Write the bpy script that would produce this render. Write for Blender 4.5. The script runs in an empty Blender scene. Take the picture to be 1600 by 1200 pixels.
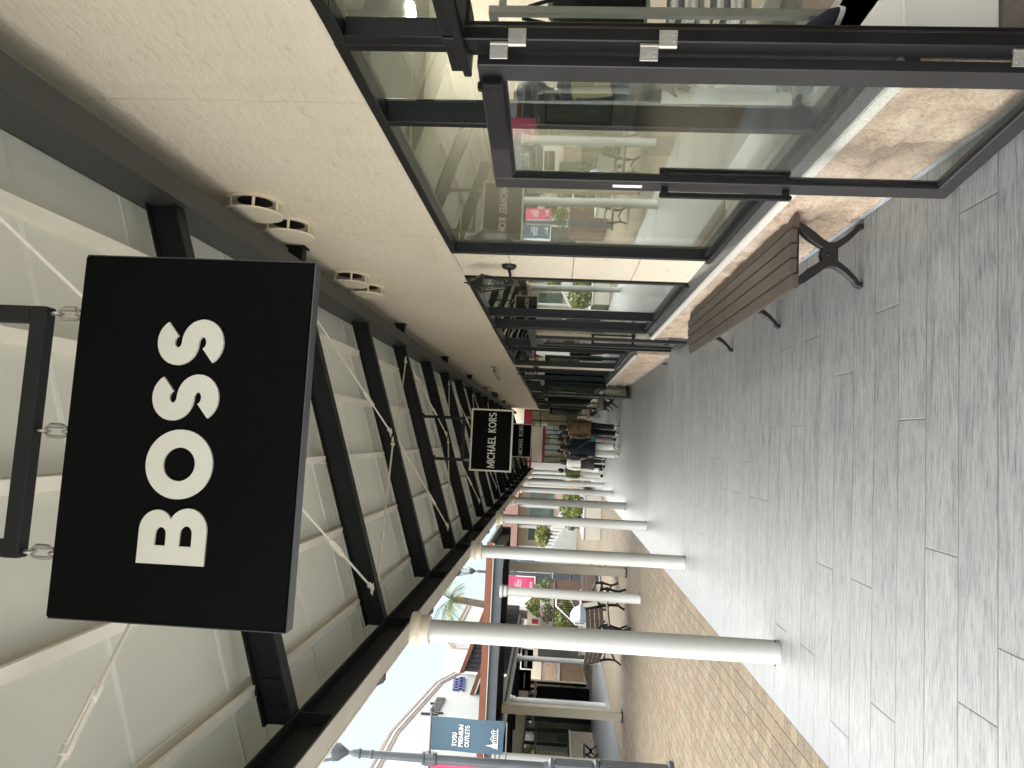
import bpy, bmesh, math, random
from mathutils import Vector, Matrix, noise
R = math.radians
random.seed(7)
sc = bpy.context.scene
col = sc.collection

# ------------------------------------------------------------------ camera
CM = ((0.0471, -0.9964, 0.0718), (0.0589, 0.0744, 0.9955), (-0.9972, -0.0427, 0.0622))
cd = bpy.data.cameras.new('camera')
cam = bpy.data.objects.new('camera', cd)
col.objects.link(cam)
d = Vector((68, 86, 1150)).normalized()
u = Vector((-1, -.043, 0)); u.z = -(u.x*d.x + u.y*d.y)/d.z; u.normalize()
r = d.cross(u).normalized()
if r.y > 0: r = -r
M = Matrix((r, d, u))                      # world = M @ image vector (right, down, forward)
rot = Matrix(((M[0][0], -M[0][1], -M[0][2]), (M[1][0], -M[1][1], -M[1][2]), (M[2][0], -M[2][1], -M[2][2])))
cam.matrix_world = Matrix.Translation((0, 0, 1.75)) @ rot.to_4x4()
cd.sensor_fit = 'HORIZONTAL'; cd.sensor_width = 36; cd.lens = 36*1150/1600
cd.clip_end = 2000; cd.clip_start = .05
sc.camera = cam

# ------------------------------------------------------------------ materials
def nmat(name):
    m = bpy.data.materials.new(name); m.use_nodes = True
    nt = m.node_tree
    return m, nt, nt.nodes['Principled BSDF']
def nd(nt, typ, ins=None, **props):
    n = nt.nodes.new(typ)
    for k, v in props.items(): setattr(n, k, v)
    for k, v in (ins or {}).items():
        s = n.inputs[k]
        if isinstance(v, bpy.types.NodeSocket): nt.links.new(v, s)
        else: s.default_value = v
    return n
def mth(nt, op, a, b=None, c=None, clamp=False):
    n = nt.nodes.new('ShaderNodeMath'); n.operation = op; n.use_clamp = clamp
    for i, v in enumerate((a, b, c)):
        if v is None: continue
        if isinstance(v, bpy.types.NodeSocket): nt.links.new(v, n.inputs[i])
        else: n.inputs[i].default_value = v
    return n.outputs[0]
def ramp(nt, fac, stops):
    n = nt.nodes.new('ShaderNodeValToRGB'); nt.links.new(fac, n.inputs[0])
    e = n.color_ramp.elements
    while len(e) < len(stops): e.new(.5)
    for i, (p, c) in enumerate(stops):
        e[i].position = p; e[i].color = (*c, 1) if len(c) == 3 else c
    return n.outputs[0]
def mixc(nt, fac, a, b, mode='MIX'):
    n = nt.nodes.new('ShaderNodeMix'); n.data_type = 'RGBA'; n.blend_type = mode
    for s, v in ((n.inputs[0], fac), (n.inputs[6], a), (n.inputs[7], b)):
        if isinstance(v, bpy.types.NodeSocket): nt.links.new(v, s)
        elif isinstance(v, tuple): s.default_value = (*v, 1) if len(v) == 3 else v
        else: s.default_value = v
    return n.outputs[2]
def pos(nt): return nt.nodes.new('ShaderNodeNewGeometry').outputs['Position']
def scaled(nt, vec, s):
    return nd(nt, 'ShaderNodeVectorMath', {0: vec, 1: s}, operation='MULTIPLY').outputs[0]
def nz(nt, vec, scale, detail=4, rough=.55, dist=0):
    return nd(nt, 'ShaderNodeTexNoise', {'Vector': vec, 'Scale': scale, 'Detail': detail, 'Roughness': rough, 'Distortion': dist}).outputs[0]
def bump(nt, b, h, strength, dist):
    n = nd(nt, 'ShaderNodeBump', {'Height': h, 'Strength': strength, 'Distance': dist})
    nt.links.new(n.outputs[0], b.inputs['Normal'])

def mat(name, c, rough=.5, metal=0, var=.12, scale=3., bmp=0., bscale=60., spec=.5, stretch=None):
    """a plain painted, metal or plaster surface with uneven tone and wear"""
    m, nt, b = nmat(name)
    p = pos(nt)
    if stretch: p = scaled(nt, p, stretch)
    f = nz(nt, p, scale, 5, .6)
    lo = tuple(max(0, x*(1-var)) for x in c); hi = tuple(min(1, x*(1+var)) for x in c)
    nt.links.new(ramp(nt, f, [(.3, lo), (.7, hi)]), b.inputs['Base Color'])
    b.inputs['Roughness'].default_value = rough; b.inputs['Metallic'].default_value = metal
    b.inputs['Specular IOR Level'].default_value = spec
    r2 = nz(nt, p, scale*4, 3)
    nt.links.new(mth(nt, 'MULTIPLY_ADD', r2, .16, rough-.08, clamp=True), b.inputs['Roughness'])
    if bmp: bump(nt, b, nz(nt, p, bscale, 5, .6), bmp, .01)
    return m

def glow(name, c, s):
    m, nt, b = nmat(name)
    b.inputs['Base Color'].default_value = (*c, 1)
    b.inputs['Emission Color'].default_value = (*c, 1); b.inputs['Emission Strength'].default_value = s
    return m

def glass_mat(name, tint, refl=1.0):
    m, nt, b = nmat(name)
    nt.nodes.remove(b)
    t = nd(nt, 'ShaderNodeBsdfTransparent', {'Color': (*tint, 1)})
    wob = nd(nt, 'ShaderNodeBump', {'Height': nz(nt, pos(nt), 1.1, 1), 'Strength': .06, 'Distance': .02})
    g = nd(nt, 'ShaderNodeBsdfGlossy', {'Color': (.93, .97, .93, 1), 'Roughness': 0., 'Normal': wob.outputs[0]})
    gm = nt.nodes.new('ShaderNodeNewGeometry')
    ct = mth(nt, 'ABSOLUTE', nd(nt, 'ShaderNodeVectorMath', {0: gm.outputs['Normal'], 1: gm.outputs['Incoming']}, operation='DOT_PRODUCT').outputs['Value'])
    f = mth(nt, 'MULTIPLY_ADD', mth(nt, 'POWER', mth(nt, 'SUBTRACT', 1., ct, clamp=True), 5.), .957, .043)
    f = mth(nt, 'MULTIPLY', f, refl, clamp=True)
    mx = nd(nt, 'ShaderNodeMixShader', {0: f, 1: t.outputs[0], 2: g.outputs[0]})
    nt.links.new(mx.outputs[0], nt.nodes['Material Output'].inputs['Surface'])
    return m

def stucco_mat():
    m, nt, b = nmat('trowelled_stucco')
    p = pos(nt)
    big = nz(nt, p, .7, 4)
    n = nd(nt, 'ShaderNodeMapping', {'Vector': p, 'Rotation': (R(38), 0, 0), 'Scale': (1, .35, 1)}).outputs[0]
    tro = nz(nt, n, 22, 7, .64, .3)
    grit = nz(nt, p, 90, 3, .6)
    c = ramp(nt, big, [(.3, (.82, .74, .61)), (.7, (.88, .80, .67))])
    pit = ramp(nt, tro, [(.30, (.86, .84, .82)), (.42, (1, 1, 1))])
    c = mixc(nt, 1., c, pit, 'MULTIPLY')
    # faint run-off streaks down the wall
    st = nz(nt, scaled(nt, p, (1, 5, .25)), 3, 3)
    c = mixc(nt, mth(nt, 'MULTIPLY', mth(nt, 'SUBTRACT', st, .52, clamp=True), .7), c, (.62, .55, .44))
    nt.links.new(c, b.inputs['Base Color'])
    b.inputs['Roughness'].default_value = .85; b.inputs['Specular IOR Level'].default_value = .25
    h = mth(nt, 'ADD', tro, mth(nt, 'MULTIPLY', grit, .18))
    bump(nt, b, h, .8, .016)
    return m

def deck_mat():
    """pale roof panel that lets a little daylight through"""
    m, nt, b = nmat('translucent_roof_panel')
    p = pos(nt)
    c = ramp(nt, nz(nt, p, .9, 4), [(.3, (.65, .64, .575)), (.7, (.73, .72, .655))])
    c = mixc(nt, mth(nt, 'MULTIPLY', mth(nt, 'SUBTRACT', nz(nt, p, 6, 5), .6, clamp=True), 1.2), c, (.48, .47, .40))
    nt.links.new(c, b.inputs['Base Color']); b.inputs['Roughness'].default_value = .6
    t = nd(nt, 'ShaderNodeBsdfTranslucent', {'Color': (.80, .82, .78, 1)})  # translucency added to lift the light under the canopy
    mx = nd(nt, 'ShaderNodeMixShader', {0: .10, 1: b.outputs[0], 2: t.outputs[0]})
    nt.links.new(mx.outputs[0], nt.nodes['Material Output'].inputs['Surface'])
    return m

def plank_mat():
    """stamped concrete with a wood grain: boards across the walkway"""
    m, nt, b = nmat('stamped_plank_concrete')
    p = pos(nt)
    s = nd(nt, 'ShaderNodeSeparateXYZ', {0: p}); X, Y = s.outputs[0], s.outputs[1]
    wob = mth(nt, 'MULTIPLY', mth(nt, 'SUBTRACT', nz(nt, p, 1.2, 2), .5), .006)
    yy = mth(nt, 'DIVIDE', mth(nt, 'ADD', mth(nt, 'SUBTRACT', Y, .182), wob), .2855)
    row = mth(nt, 'FLOOR', yy); fy = mth(nt, 'FRACT', yy)
    rn = nd(nt, 'ShaderNodeTexWhiteNoise', {'W': row}, noise_dimensions='1D').outputs[0]
    off = mth(nt, 'MULTIPLY', mth(nt, 'FLOOR', mth(nt, 'MULTIPLY', rn, 7)), .302)
    xx = mth(nt, 'DIVIDE', mth(nt, 'ADD', mth(nt, 'SUBTRACT', X, .18), off), 2.114)
    fx = mth(nt, 'FRACT', xx)
    pid = mth(nt, 'ADD', mth(nt, 'MULTIPLY', row, 7.31), mth(nt, 'MULTIPLY', mth(nt, 'FLOOR', xx), 3.17))
    def edge(f, w, d):                      # 1 in the joint, 0 elsewhere
        e = mth(nt, 'MULTIPLY', mth(nt, 'MINIMUM', f, mth(nt, 'SUBTRACT', 1., f)), d)
        return mth(nt, 'SUBTRACT', 1., mth(nt, 'DIVIDE', e, w), clamp=True)
    ly = edge(fy, .0048, .2855); lx = edge(fx, .005, 2.114)
    # some joints are filled: fade parts of the lines
    fade = mth(nt, 'MULTIPLY_ADD', mth(nt, 'SUBTRACT', nz(nt, p, .8, 2), .36), 3.2, .5, clamp=True)
    line = mth(nt, 'MAXIMUM', mth(nt, 'MULTIPLY', ly, fade), mth(nt, 'MULTIPLY', lx, .7))
    po = nd(nt, 'ShaderNodeCombineXYZ', {0: mth(nt, 'MULTIPLY', pid, 5.3), 1: 0., 2: pid}).outputs[0]
    gp = nd(nt, 'ShaderNodeVectorMath', {0: p, 1: po}, operation='ADD').outputs[0]
    grain = nz(nt, scaled(nt, gp, (3.0, 38, 1)), 2.2, 6, .68, .35)
    fine = nz(nt, scaled(nt, gp, (8, 130, 1)), 2.0, 4, .65, .2)
    stain = nz(nt, scaled(nt, gp, (2.2, 9, 1)), 1.3, 6, .65, .4)
    tone = nd(nt, 'ShaderNodeTexWhiteNoise', {'W': pid}, noise_dimensions='1D').outputs[0]
    g = mth(nt, 'ADD', mth(nt, 'MULTIPLY', grain, .62), mth(nt, 'MULTIPLY', fine, .38))
    c = ramp(nt, g, [(.33, (.062, .068, .074)), (.43, (.185, .195, .198)), (.56, (.285, .296, .293))])
    c = mixc(nt, 1., c, ramp(nt, stain, [(.32, (.74, .76, .80)), (.48, (.97, .97, .98)), (.75, (1.06, 1.06, 1.04))]), 'MULTIPLY')
    c = mixc(nt, 1., c, ramp(nt, tone, [(0, (.95, .95, .955)), (1, (1.04, 1.04, 1.03))]), 'MULTIPLY')
    # walkway edge painted darker and bluish to offset the strong light there
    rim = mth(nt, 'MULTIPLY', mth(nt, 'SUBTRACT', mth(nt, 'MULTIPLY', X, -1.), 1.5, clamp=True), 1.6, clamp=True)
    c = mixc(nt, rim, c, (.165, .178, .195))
    c = mixc(nt, mth(nt, 'MULTIPLY', line, .9), c, (.045, .047, .05))
    nt.links.new(c, b.inputs['Base Color'])
    nt.links.new(mth(nt, 'MULTIPLY_ADD', stain, .25, .33), b.inputs['Roughness'])
    b.inputs['Specular IOR Level'].default_value = .5
    h = mth(nt, 'SUBTRACT', g, mth(nt, 'MULTIPLY', line, 1.6))
    bump(nt, b, h, .5, .006)
    return m

def paver_mat(name='clay_pavers', rot=0., cs=((.160, .121, .080), (.178, .146, .101), (.142, .121, .088)), bw=.145, bh=.128):
    m, nt, b = nmat(name)
    p = pos(nt)
    s = nd(nt, 'ShaderNodeSeparateXYZ', {0: nd(nt, 'ShaderNodeMapping', {'Vector': p, 'Rotation': (0, 0, rot)}).outputs[0]})
    X, Y = s.outputs[0], s.outputs[1]
    xx = mth(nt, 'DIVIDE', X, bh); row = mth(nt, 'FLOOR', xx); fx = mth(nt, 'FRACT', xx)
    yy = mth(nt, 'ADD', mth(nt, 'DIVIDE', Y, bw), mth(nt, 'MULTIPLY', mth(nt, 'MODULO', row, 2.), .5))
    fy = mth(nt, 'FRACT', yy)
    idv = nd(nt, 'ShaderNodeCombineXYZ', {0: row, 1: mth(nt, 'FLOOR', yy), 2: 0.}).outputs[0]
    wn = nd(nt, 'ShaderNodeTexWhiteNoise', {'Vector': idv}, noise_dimensions='3D').outputs[0]
    def edge(f, w, d):
        e = mth(nt, 'MULTIPLY', mth(nt, 'MINIMUM', f, mth(nt, 'SUBTRACT', 1., f)), d)
        return mth(nt, 'SUBTRACT', 1.2, mth(nt, 'DIVIDE', e, w), clamp=True)
    line = mth(nt, 'MAXIMUM', edge(fx, .0075, bh), mth(nt, 'MULTIPLY', edge(fy, .006, bw), .8))
    c = ramp(nt, wn, [(0, cs[0]), (.35, cs[2]), (.6, cs[1]), (.85, tuple(min(1, x*1.10) for x in cs[1])), (1, tuple(x*.90 for x in cs[0]))])
    c = mixc(nt, 1., c, ramp(nt, nz(nt, p, 34, 5, .7), [(.32, (.62, .60, .58)), (.5, (1, 1, 1)), (.65, (1.22, 1.22, 1.22))]), 'MULTIPLY')
    c = mixc(nt, 1., c, ramp(nt, nz(nt, p, .35, 4), [(.3, (.88, .88, .88)), (.7, (1.06, 1.06, 1.06))]), 'MULTIPLY')
    c = mixc(nt, mth(nt, 'MULTIPLY', line, .85), c, (.055, .043, .032))
    nt.links.new(c, b.inputs['Base Color']); b.inputs['Roughness'].default_value = .8
    b.inputs['Specular IOR Level'].default_value = .3
    bump(nt, b, mth(nt, 'SUBTRACT', nz(nt, p, 40, 4), mth(nt, 'MULTIPLY', line, 1.2)), .5, .006)
    return m

def stone_mat():
    m, nt, b = nmat('split_face_stone')
    p = pos(nt)
    a = nz(nt, p, 5, 8, .65, .4); f = nz(nt, p, 55, 5, .7)
    c = ramp(nt, a, [(.3, (.41, .31, .23)), (.5, (.60, .47, .365)), (.68, (.70, .585, .475))])
    c = mixc(nt, 1., c, ramp(nt, f, [(.35, (.68, .66, .64)), (.5, (1, 1, 1)), (.7, (1.1, 1.1, 1.1))]), 'MULTIPLY')
    c = mixc(nt, mth(nt, 'MULTIPLY', mth(nt, 'SUBTRACT', nz(nt, p, 2.6, 4), .55, clamp=True), 2.2), c, (.46, .42, .37))
    nt.links.new(c, b.inputs['Base Color']); b.inputs['Roughness'].default_value = .9
    b.inputs['Specular IOR Level'].default_value = .2
    bump(nt, b, mth(nt, 'ADD', nz(nt, p, 26, 7, .7, .5), mth(nt, 'MULTIPLY', f, .4)), .8, .022)
    return m

def brick_mat(name, c1, c2, mortar, bw=.22, bh=.07, along='Y'):
    m, nt, b = nmat(name)
    p = pos(nt)
    s = nd(nt, 'ShaderNodeSeparateXYZ', {0: p})
    v = nd(nt, 'ShaderNodeCombineXYZ', {0: mth(nt, 'ADD', s.outputs[0], s.outputs[1]), 1: s.outputs[2], 2: 0.}).outputs[0]
    t = nd(nt, 'ShaderNodeTexBrick', {'Vector': v, 'Color1': (*c1, 1), 'Color2': (*c2, 1), 'Mortar': (*mortar, 1), 'Scale': 1.,
                                      'Mortar Size': .006, 'Brick Width': bw, 'Row Height': bh, 'Bias': 0.})
    c = mixc(nt, 1., t.outputs[0], ramp(nt, nz(nt, p, 12, 5), [(.3, (.8, .8, .8)), (.7, (1.1, 1.1, 1.1))]), 'MULTIPLY')
    nt.links.new(c, b.inputs['Base Color']); b.inputs['Roughness'].default_value = .85
    bump(nt, b, mth(nt, 'SUBTRACT', 1., t.outputs[1]), .6, .01)
    return m

def wood_mat(name, c, st=(30, 1.2, 30), rough=.5):
    m, nt, b = nmat(name)
    p = pos(nt)
    g = nz(nt, scaled(nt, p, st), 2., 6, .6, .6)
    col_ = ramp(nt, g, [(.3, tuple(x*.72 for x in c)), (.55, c), (.75, tuple(x*1.2 for x in c))])
    nt.links.new(col_, b.inputs['Base Color']); b.inputs['Roughness'].default_value = rough
    bump(nt, b, g, .25, .004)
    return m

def leaf_mat(name, c):
    m, nt, b = nmat(name)
    f = nz(nt, pos(nt), 7, 3)
    nt.links.new(ramp(nt, f, [(.3, tuple(x*.6 for x in c)), (.7, tuple(x*1.25 for x in c))]), b.inputs['Base Color'])
    b.inputs['Roughness'].default_value = .6
    b.inputs['Transmission Weight'].default_value = 0
    return m

def camo_mat(name):
    m, nt, b = nmat(name)
    f = nz(nt, pos(nt), 9, 6, .75, 1.4)
    c = ramp(nt, f, [(.40, (.012, .009, .006)), (.45, (.15, .09, .04)), (.51, (.34, .23, .12)), (.56, (.03, .02, .012))])
    nt.links.new(c, b.inputs['Base Color']); b.inputs['Roughness'].default_value = .8
    return m

MT = dict(
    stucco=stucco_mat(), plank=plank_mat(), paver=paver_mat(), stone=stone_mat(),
    black=mat('black_powder_coat', (.012, .013, .014), .42, 0, .25, 2, .08, 180),
    frame=mat('black_window_frame', (.006, .0065, .007), .36, 0, .3, 3, .05, 160, .35),
    door=mat('bronze_black_aluminium', (.022, .021, .022), .38, 0, .15, 3, .05, 160),
    beam=mat('black_steel_paint', (.010, .011, .012), .6, 0, .3, 1.5, .12, 90, .3),
    wbeam=mat('charcoal_steel_paint', (.045, .047, .047), .5, 0, .18, 1.2, .1, 90),
    edgegrey=mat('grey_sign_edge', (.06, .064, .072), .4, .3, .1, 3),
    board=mat('black_sign_board', (.0018, .002, .0021), .75, 0, .3, 2, .05, 200, .08),
    deck=deck_mat(),
    soffit=mat('greyish_cream_soffit', (.42, .40, .36), .6, 0, .1, 3),
    cream=mat('cream_steel_paint', (.80, .77, .69), .5, 0, .08, 2.0, .1, 80),
    strip=mat('pale_joint_strip', (.82, .82, .77), .5, 0, .06, 2.0),
    white=mat('white_column_paint', (.47, .478, .47), .4, 0, .05, 1.2, .06, 60),
    capst=mat('cream_column_cap', (.66, .61, .51), .7, 0, .1, 5, .2, 70),
    letter=mat('white_sign_letter', (.60, .585, .52), .45, 0, .03, 3),
    ivory=mat('ivory_sign_border', (.56, .53, .44), .5, 0, .05, 3),
    steel=mat('brushed_steel', (.46, .44, .41), .33, .9, .12, 9, .08, 120),
    iron=mat('cast_iron_black', (.011, .011, .012), .36, 0, .25, 6, .3, 120),
    slat=wood_mat('brown_composite_slat', (.088, .072, .060)),
    plazaslat=wood_mat('weathered_brown_slat', (.17, .13, .105), (1.2, 30, 30)),
    polished=mat('polished_grey_granite', (.16, .165, .165), .16, 0, .35, 90, .03, 160),
    granite=mat('pale_granite_sill', (.66, .65, .62), .5, 0, .3, 120, .3, 160),
    bounce=mat('pale_bounce_sheet', (.60, .59, .56), .8, 0, .08, 1.2, .2, 40),
    kerb=mat('bluish_grey_mortar', (.40, .43, .47), .8, 0, .2, 6, .4, 60),
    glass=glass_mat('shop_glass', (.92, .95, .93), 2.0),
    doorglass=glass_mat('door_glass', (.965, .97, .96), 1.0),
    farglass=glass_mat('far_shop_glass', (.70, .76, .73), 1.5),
    lampglass=glass_mat('lantern_glass', (.86, .86, .84), 1.2),
    vent=mat('beige_vent_metal', (.84, .77, .63), .5, 0, .06, 4, .05, 100),
    dark=mat('dark_void', (.006, .006, .006), .9, 0, .1, 3),
    terracotta=mat('terracotta_fascia', (.19, .062, .032), .6, 0, .12, 3, .1, 60),
    bluegrey=mat('blue_grey_gutter', (.085, .105, .125), .5, 0, .12, 3),
    postgrey=mat('grey_lamp_post_paint', (.085, .095, .11), .42, .2, .15, 4, .06, 120),
    facade=mat('off_white_facade', (.54, .545, .54), .8, 0, .06, .6, .15, 40),
    parapet=mat('pinkish_parapet_moulding', (.36, .25, .215), .7, 0, .08, 2),
    beige=mat('beige_wall_paint', (.60, .55, .46), .8, 0, .06, 1.5, .1, 60),
    navy=mat('slate_blue_banner', (.055, .105, .155), .7, 0, .06, 2, .1, 300),
    pink=mat('pink_banner_cloth', (.60, .07, .17), .7, 0, .06, 2, .1, 300),
    print=mat('white_banner_print', (.82, .84, .86), .7, 0, .03, 2),
    red=mat('red_shop_sign', (.33, .02, .035), .5, 0, .1, 3),
    rooftile=mat('dark_terracotta_tiles', (.085, .032, .02), .7, 0, .25, 6, .4, 20),
    maroon=mat('maroon_awning_trim', (.20, .03, .04), .6, 0, .1, 3),
    brick=brick_mat('brown_brick', (.34, .22, .16), (.42, .29, .22), (.50, .45, .40)),
    brick2=brick_mat('beige_stone_brick', (.50, .41, .32), (.58, .48, .37), (.40, .34, .28), .3, .12),
    timber=wood_mat('vertical_timber_wall', (.24, .175, .115), (14, 14, .6), .7),
    concrete=mat('pale_concrete', (.46, .47, .46), .8, 0, .12, 2, .3, 60),
    planter=mat('cream_planter_render', (.60, .58, .51), .85, 0, .08, 2, .2, 50),
    darkbrick=mat('dark_brown_planter', (.16, .10, .08), .85, 0, .2, 14, .4, 40),
    rail=mat('pale_metal_rail', (.66, .68, .69), .4, .1, .05, 5),
    ground=mat('grey_ground', (.22, .22, .21), .9, 0, .2, .3, .2, 8),
    inwall=mat('warm_shop_wall', (.55, .50, .40), .8, 0, .05, 1),
    inceil=mat('shop_ceiling', (.50, .50, .44), .8, 0, .04, 1),
    infloor=wood_mat('dark_shop_floor', (.12, .10, .085), (14, 1, 1), .4),
    plinth=mat('white_display_plinth', (.78, .78, .74), .4, 0, .03, 2),
    rackmetal=mat('grey_rack_metal', (.25, .26, .23), .45, .3, .1, 5),
    blackcloth=mat('black_cloth', (.010, .010, .011), .85, 0, .4, 8, .4, 300),
    navycloth=mat('navy_cloth', (.009, .012, .024), .85, 0, .3, 8, .4, 300),
    whitecloth=mat('white_cloth', (.76, .75, .71), .85, 0, .06, 12, .4, 200),
    khaki=mat('khaki_cloth', (.40, .34, .20), .85, 0, .1, 8, .4, 200),
    olive=mat('olive_green_cloth', (.085, .10, .035), .85, 0, .2, 8, .4, 200),
    browncloth=mat('dark_brown_cloth', (.035, .026, .022), .85, 0, .3, 8, .4, 200),
    greycloth=mat('grey_cloth', (.17, .165, .16), .85, 0, .2, 8, .4, 200),
    teal=mat('teal_bag_nylon', (.015, .14, .20), .5, 0, .1, 8),
    camo=camo_mat('mottled_brown_print'),
    hair=mat('black_hair', (.010, .008, .007), .5, 0, .4, 30, .5, 200),
    brownhair=mat('reddish_brown_hair', (.045, .02, .014), .5, 0, .4, 30, .5, 200),
    skin=mat('skin', (.56, .35, .26), .55, 0, .06, 8),
    mannequin=mat('dark_grey_mannequin', (.075, .078, .08), .4, 0, .08, 4),
    sole=mat('white_rubber_sole', (.74, .74, .72), .5, 0, .05, 5),
    trunk=mat('palm_trunk_bark', (.21, .17, .14), .9, 0, .3, 9, .6, 25),
    palm=leaf_mat('palm_leaf', (.12, .16, .05)), palmdry=leaf_mat('dry_palm_leaf', (.40, .33, .08)),
    leafA=leaf_mat('green_leaf', (.085, .13, .03)), leafB=leaf_mat('lime_leaf', (.19, .23, .055)),
    leafC=leaf_mat('golden_leaf', (.26, .22, .04)), leafD=leaf_mat('bronze_leaf', (.12, .07, .04)),
    lampwarm=glow('warm_shop_lamp', (1, .80, .55), 5), lampwhite=glow('white_shop_lamp', (1, .96, .88), 26),
    label=mat('white_door_sticker', (.85, .86, .87), .4, 0, .02, 3),
    blue=mat('blue_shop_letters', (.04, .05, .22), .5, 0, .1, 4),
    greyletter=mat('dark_grey_letters', (.06, .06, .065), .5, .3, .1, 4),
    stroller=mat('pale_blue_cloth', (.36, .44, .52), .8, 0, .15, 8),
)

# ------------------------------------------------------------------ mesh building
WM = {}
class MB:
    def __init__(s): s.bm = bmesh.new()
    def face(s, vs):
        try: return s.bm.faces.new(vs)
        except ValueError: return None
    def hexa(s, P):
        v = [s.bm.verts.new(p) for p in P]
        for f in ((0, 3, 2, 1), (4, 5, 6, 7), (0, 1, 5, 4), (1, 2, 6, 5), (2, 3, 7, 6), (3, 0, 4, 7)): s.face([v[i] for i in f])
        return s
    def box(s, x0, x1, y0, y1, z0, z1, T=None):
        P = [Vector(p) for p in ((x0, y0, z0), (x1, y0, z0), (x1, y1, z0), (x0, y1, z0), (x0, y0, z1), (x1, y0, z1), (x1, y1, z1), (x0, y1, z1))]
        if T: P = [T @ p for p in P]
        return s.hexa(P)
    def bar(s, a, b, w, h, up=(0, 0, 1)):
        """rectangular bar from a to b, w sideways and h along up"""
        a, b = Vector(a), Vector(b); d_ = (b-a).normalized(); up = Vector(up)
        sd = d_.cross(up).normalized(); up = sd.cross(d_).normalized()
        o = [(-w/2, -h/2), (w/2, -h/2), (w/2, h/2), (-w/2, h/2)]
        return s.hexa([a + sd*x + up*y for x, y in o] + [b + sd*x + up*y for x, y in o])
    def rings(s, rs, cap=True, closed=False):
        V = [[s.bm.verts.new(p) for p in r_] for r_ in rs]
        n = len(V[0]); m_ = len(V)
        for i in range(m_ if closed else m_-1):
            A, B = V[i], V[(i+1) % m_]
            for k in range(n): s.face([A[k], A[(k+1) % n], B[(k+1) % n], B[k]])
        if cap and not closed: s.face(V[0][::-1]); s.face(V[-1])
        return s
    def tube(s, pts, r_, n=10, cap=True, closed=False):
        pts = [Vector(p) for p in pts]; rs = []; prev = None
        for i, p in enumerate(pts):
            if closed: t = (pts[(i+1) % len(pts)] - pts[i-1])
            else: t = pts[min(i+1, len(pts)-1)] - pts[max(i-1, 0)]
            t.normalize()
            a = prev if prev is not None else (Vector((0, 0, 1)) if abs(t.z) < .9 else Vector((1, 0, 0)))
            x = (a - t*a.dot(t)); x.normalize(); prev = x; y = t.cross(x)
            q = r_[i] if isinstance(r_, (list, tuple)) else r_
            qa, qb = q if isinstance(q, (list, tuple)) else (q, q)
            rs.append([p + x*math.cos(k*2*math.pi/n)*qa + y*math.sin(k*2*math.pi/n)*qb for k in range(n)])
        return s.rings(rs, cap, closed)
    def cyl(s, a, b, r0, r1=None, n=20): return s.tube([a, b], [r0, r0 if r1 is None else r1], n)
    def lathe(s, prof, c=(0, 0, 0), n=28, axis='Z'):
        c = Vector(c); rs = []
        for r_, h in prof:
            ring = []
            for k in range(n):
                a = k*2*math.pi/n
                p = {'Z': Vector((r_*math.cos(a), r_*math.sin(a), h)), 'X': Vector((h, r_*math.cos(a), r_*math.sin(a))), 'Y': Vector((r_*math.sin(a), h, r_*math.cos(a)))}[axis]
                ring.append(c+p)
            rs.append(ring)
        return s.rings(rs)
    def ell(s, c, rx, ry, rz, n=14, T=None):
        c = Vector(c); rs = []
        for i in range(1, 9):
            t = math.pi*i/9 - math.pi/2
            rs.append([c + Vector((rx*math.cos(t)*math.cos(k*2*math.pi/n), ry*math.cos(t)*math.sin(k*2*math.pi/n), rz*math.sin(t))) for k in range(n)])
        if T: rs = [[T @ p for p in r_] for r_ in rs]
        return s.rings(rs)
    def loft(s, secs, n=18):
        """stack of level ellipses: (x, y, z, rx, ry)"""
        return s.rings([[Vector((x+a*math.cos(k*2*math.pi/n), y+b*math.sin(k*2*math.pi/n), z)) for k in range(n)] for x, y, z, a, b in secs])
    def prism(s, poly, f, depth):
        """2-D outline extruded: f(u, v, w) gives the point"""
        A = [s.bm.verts.new(f(u_, v_, 0)) for u_, v_ in poly]; B = [s.bm.verts.new(f(u_, v_, depth)) for u_, v_ in poly]
        n = len(poly); s.face(A[::-1]); s.face(B)
        for k in range(n): s.face([A[k], A[(k+1) % n], B[(k+1) % n], B[k]])
        return s
    def ribbon(s, pts, w, f, depth, closed=False):
        """stroke of width w (number or list) along a 2-D line, extruded"""
        n = len(pts); L = []; Rr = []
        for i in range(n):
            p = Vector(pts[i])
            a = Vector(pts[i-1]) if (closed or i) else None
            b = Vector(pts[(i+1) % n]) if (closed or i < n-1) else None
            if a is not None and b is not None:
                t1 = (p-a).normalized(); t2 = (b-p).normalized(); t = (t1+t2)
                t = t.normalized() if t.length > 1e-6 else t1
                k = 1/max(.35, t.dot(t1))
            else: t = ((b-p) if a is None else (p-a)).normalized(); k = 1
            q = (w[i] if isinstance(w, (list, tuple)) else w)/2*k
            nn = Vector((-t.y, t.x))*q
            L.append(p+nn); Rr.append(p-nn)
        rs = [[f(*L[i], 0), f(*L[i], depth), f(*Rr[i], depth), f(*Rr[i], 0)] for i in range(n)]
        return s.rings([[Vector(p) for p in q] for q in rs], True, closed)
    def build(s, name, m, parent=None, smooth=False, bevel=0., seg=2):
        bm = s.bm
        bmesh.ops.recalc_face_normals(bm, faces=bm.faces)
        if bevel:
            es = [e for e in bm.edges if len(e.link_faces) == 2 and e.calc_face_angle(0) > R(28)]
            bmesh.ops.bevel(bm, geom=es, offset=bevel, segments=seg, affect='EDGES', clamp_overlap=True)
        if parent is not None: bm.transform(WM[parent.name].inverted())
        me = bpy.data.meshes.new(name); bm.to_mesh(me); bm.free()
        for k in (m if isinstance(m, list) else [m]): me.materials.append(MT[k])
        if smooth:
            me.polygons.foreach_set('use_smooth', [True]*len(me.polygons))
            me.set_sharp_from_angle(angle=R(40))
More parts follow.
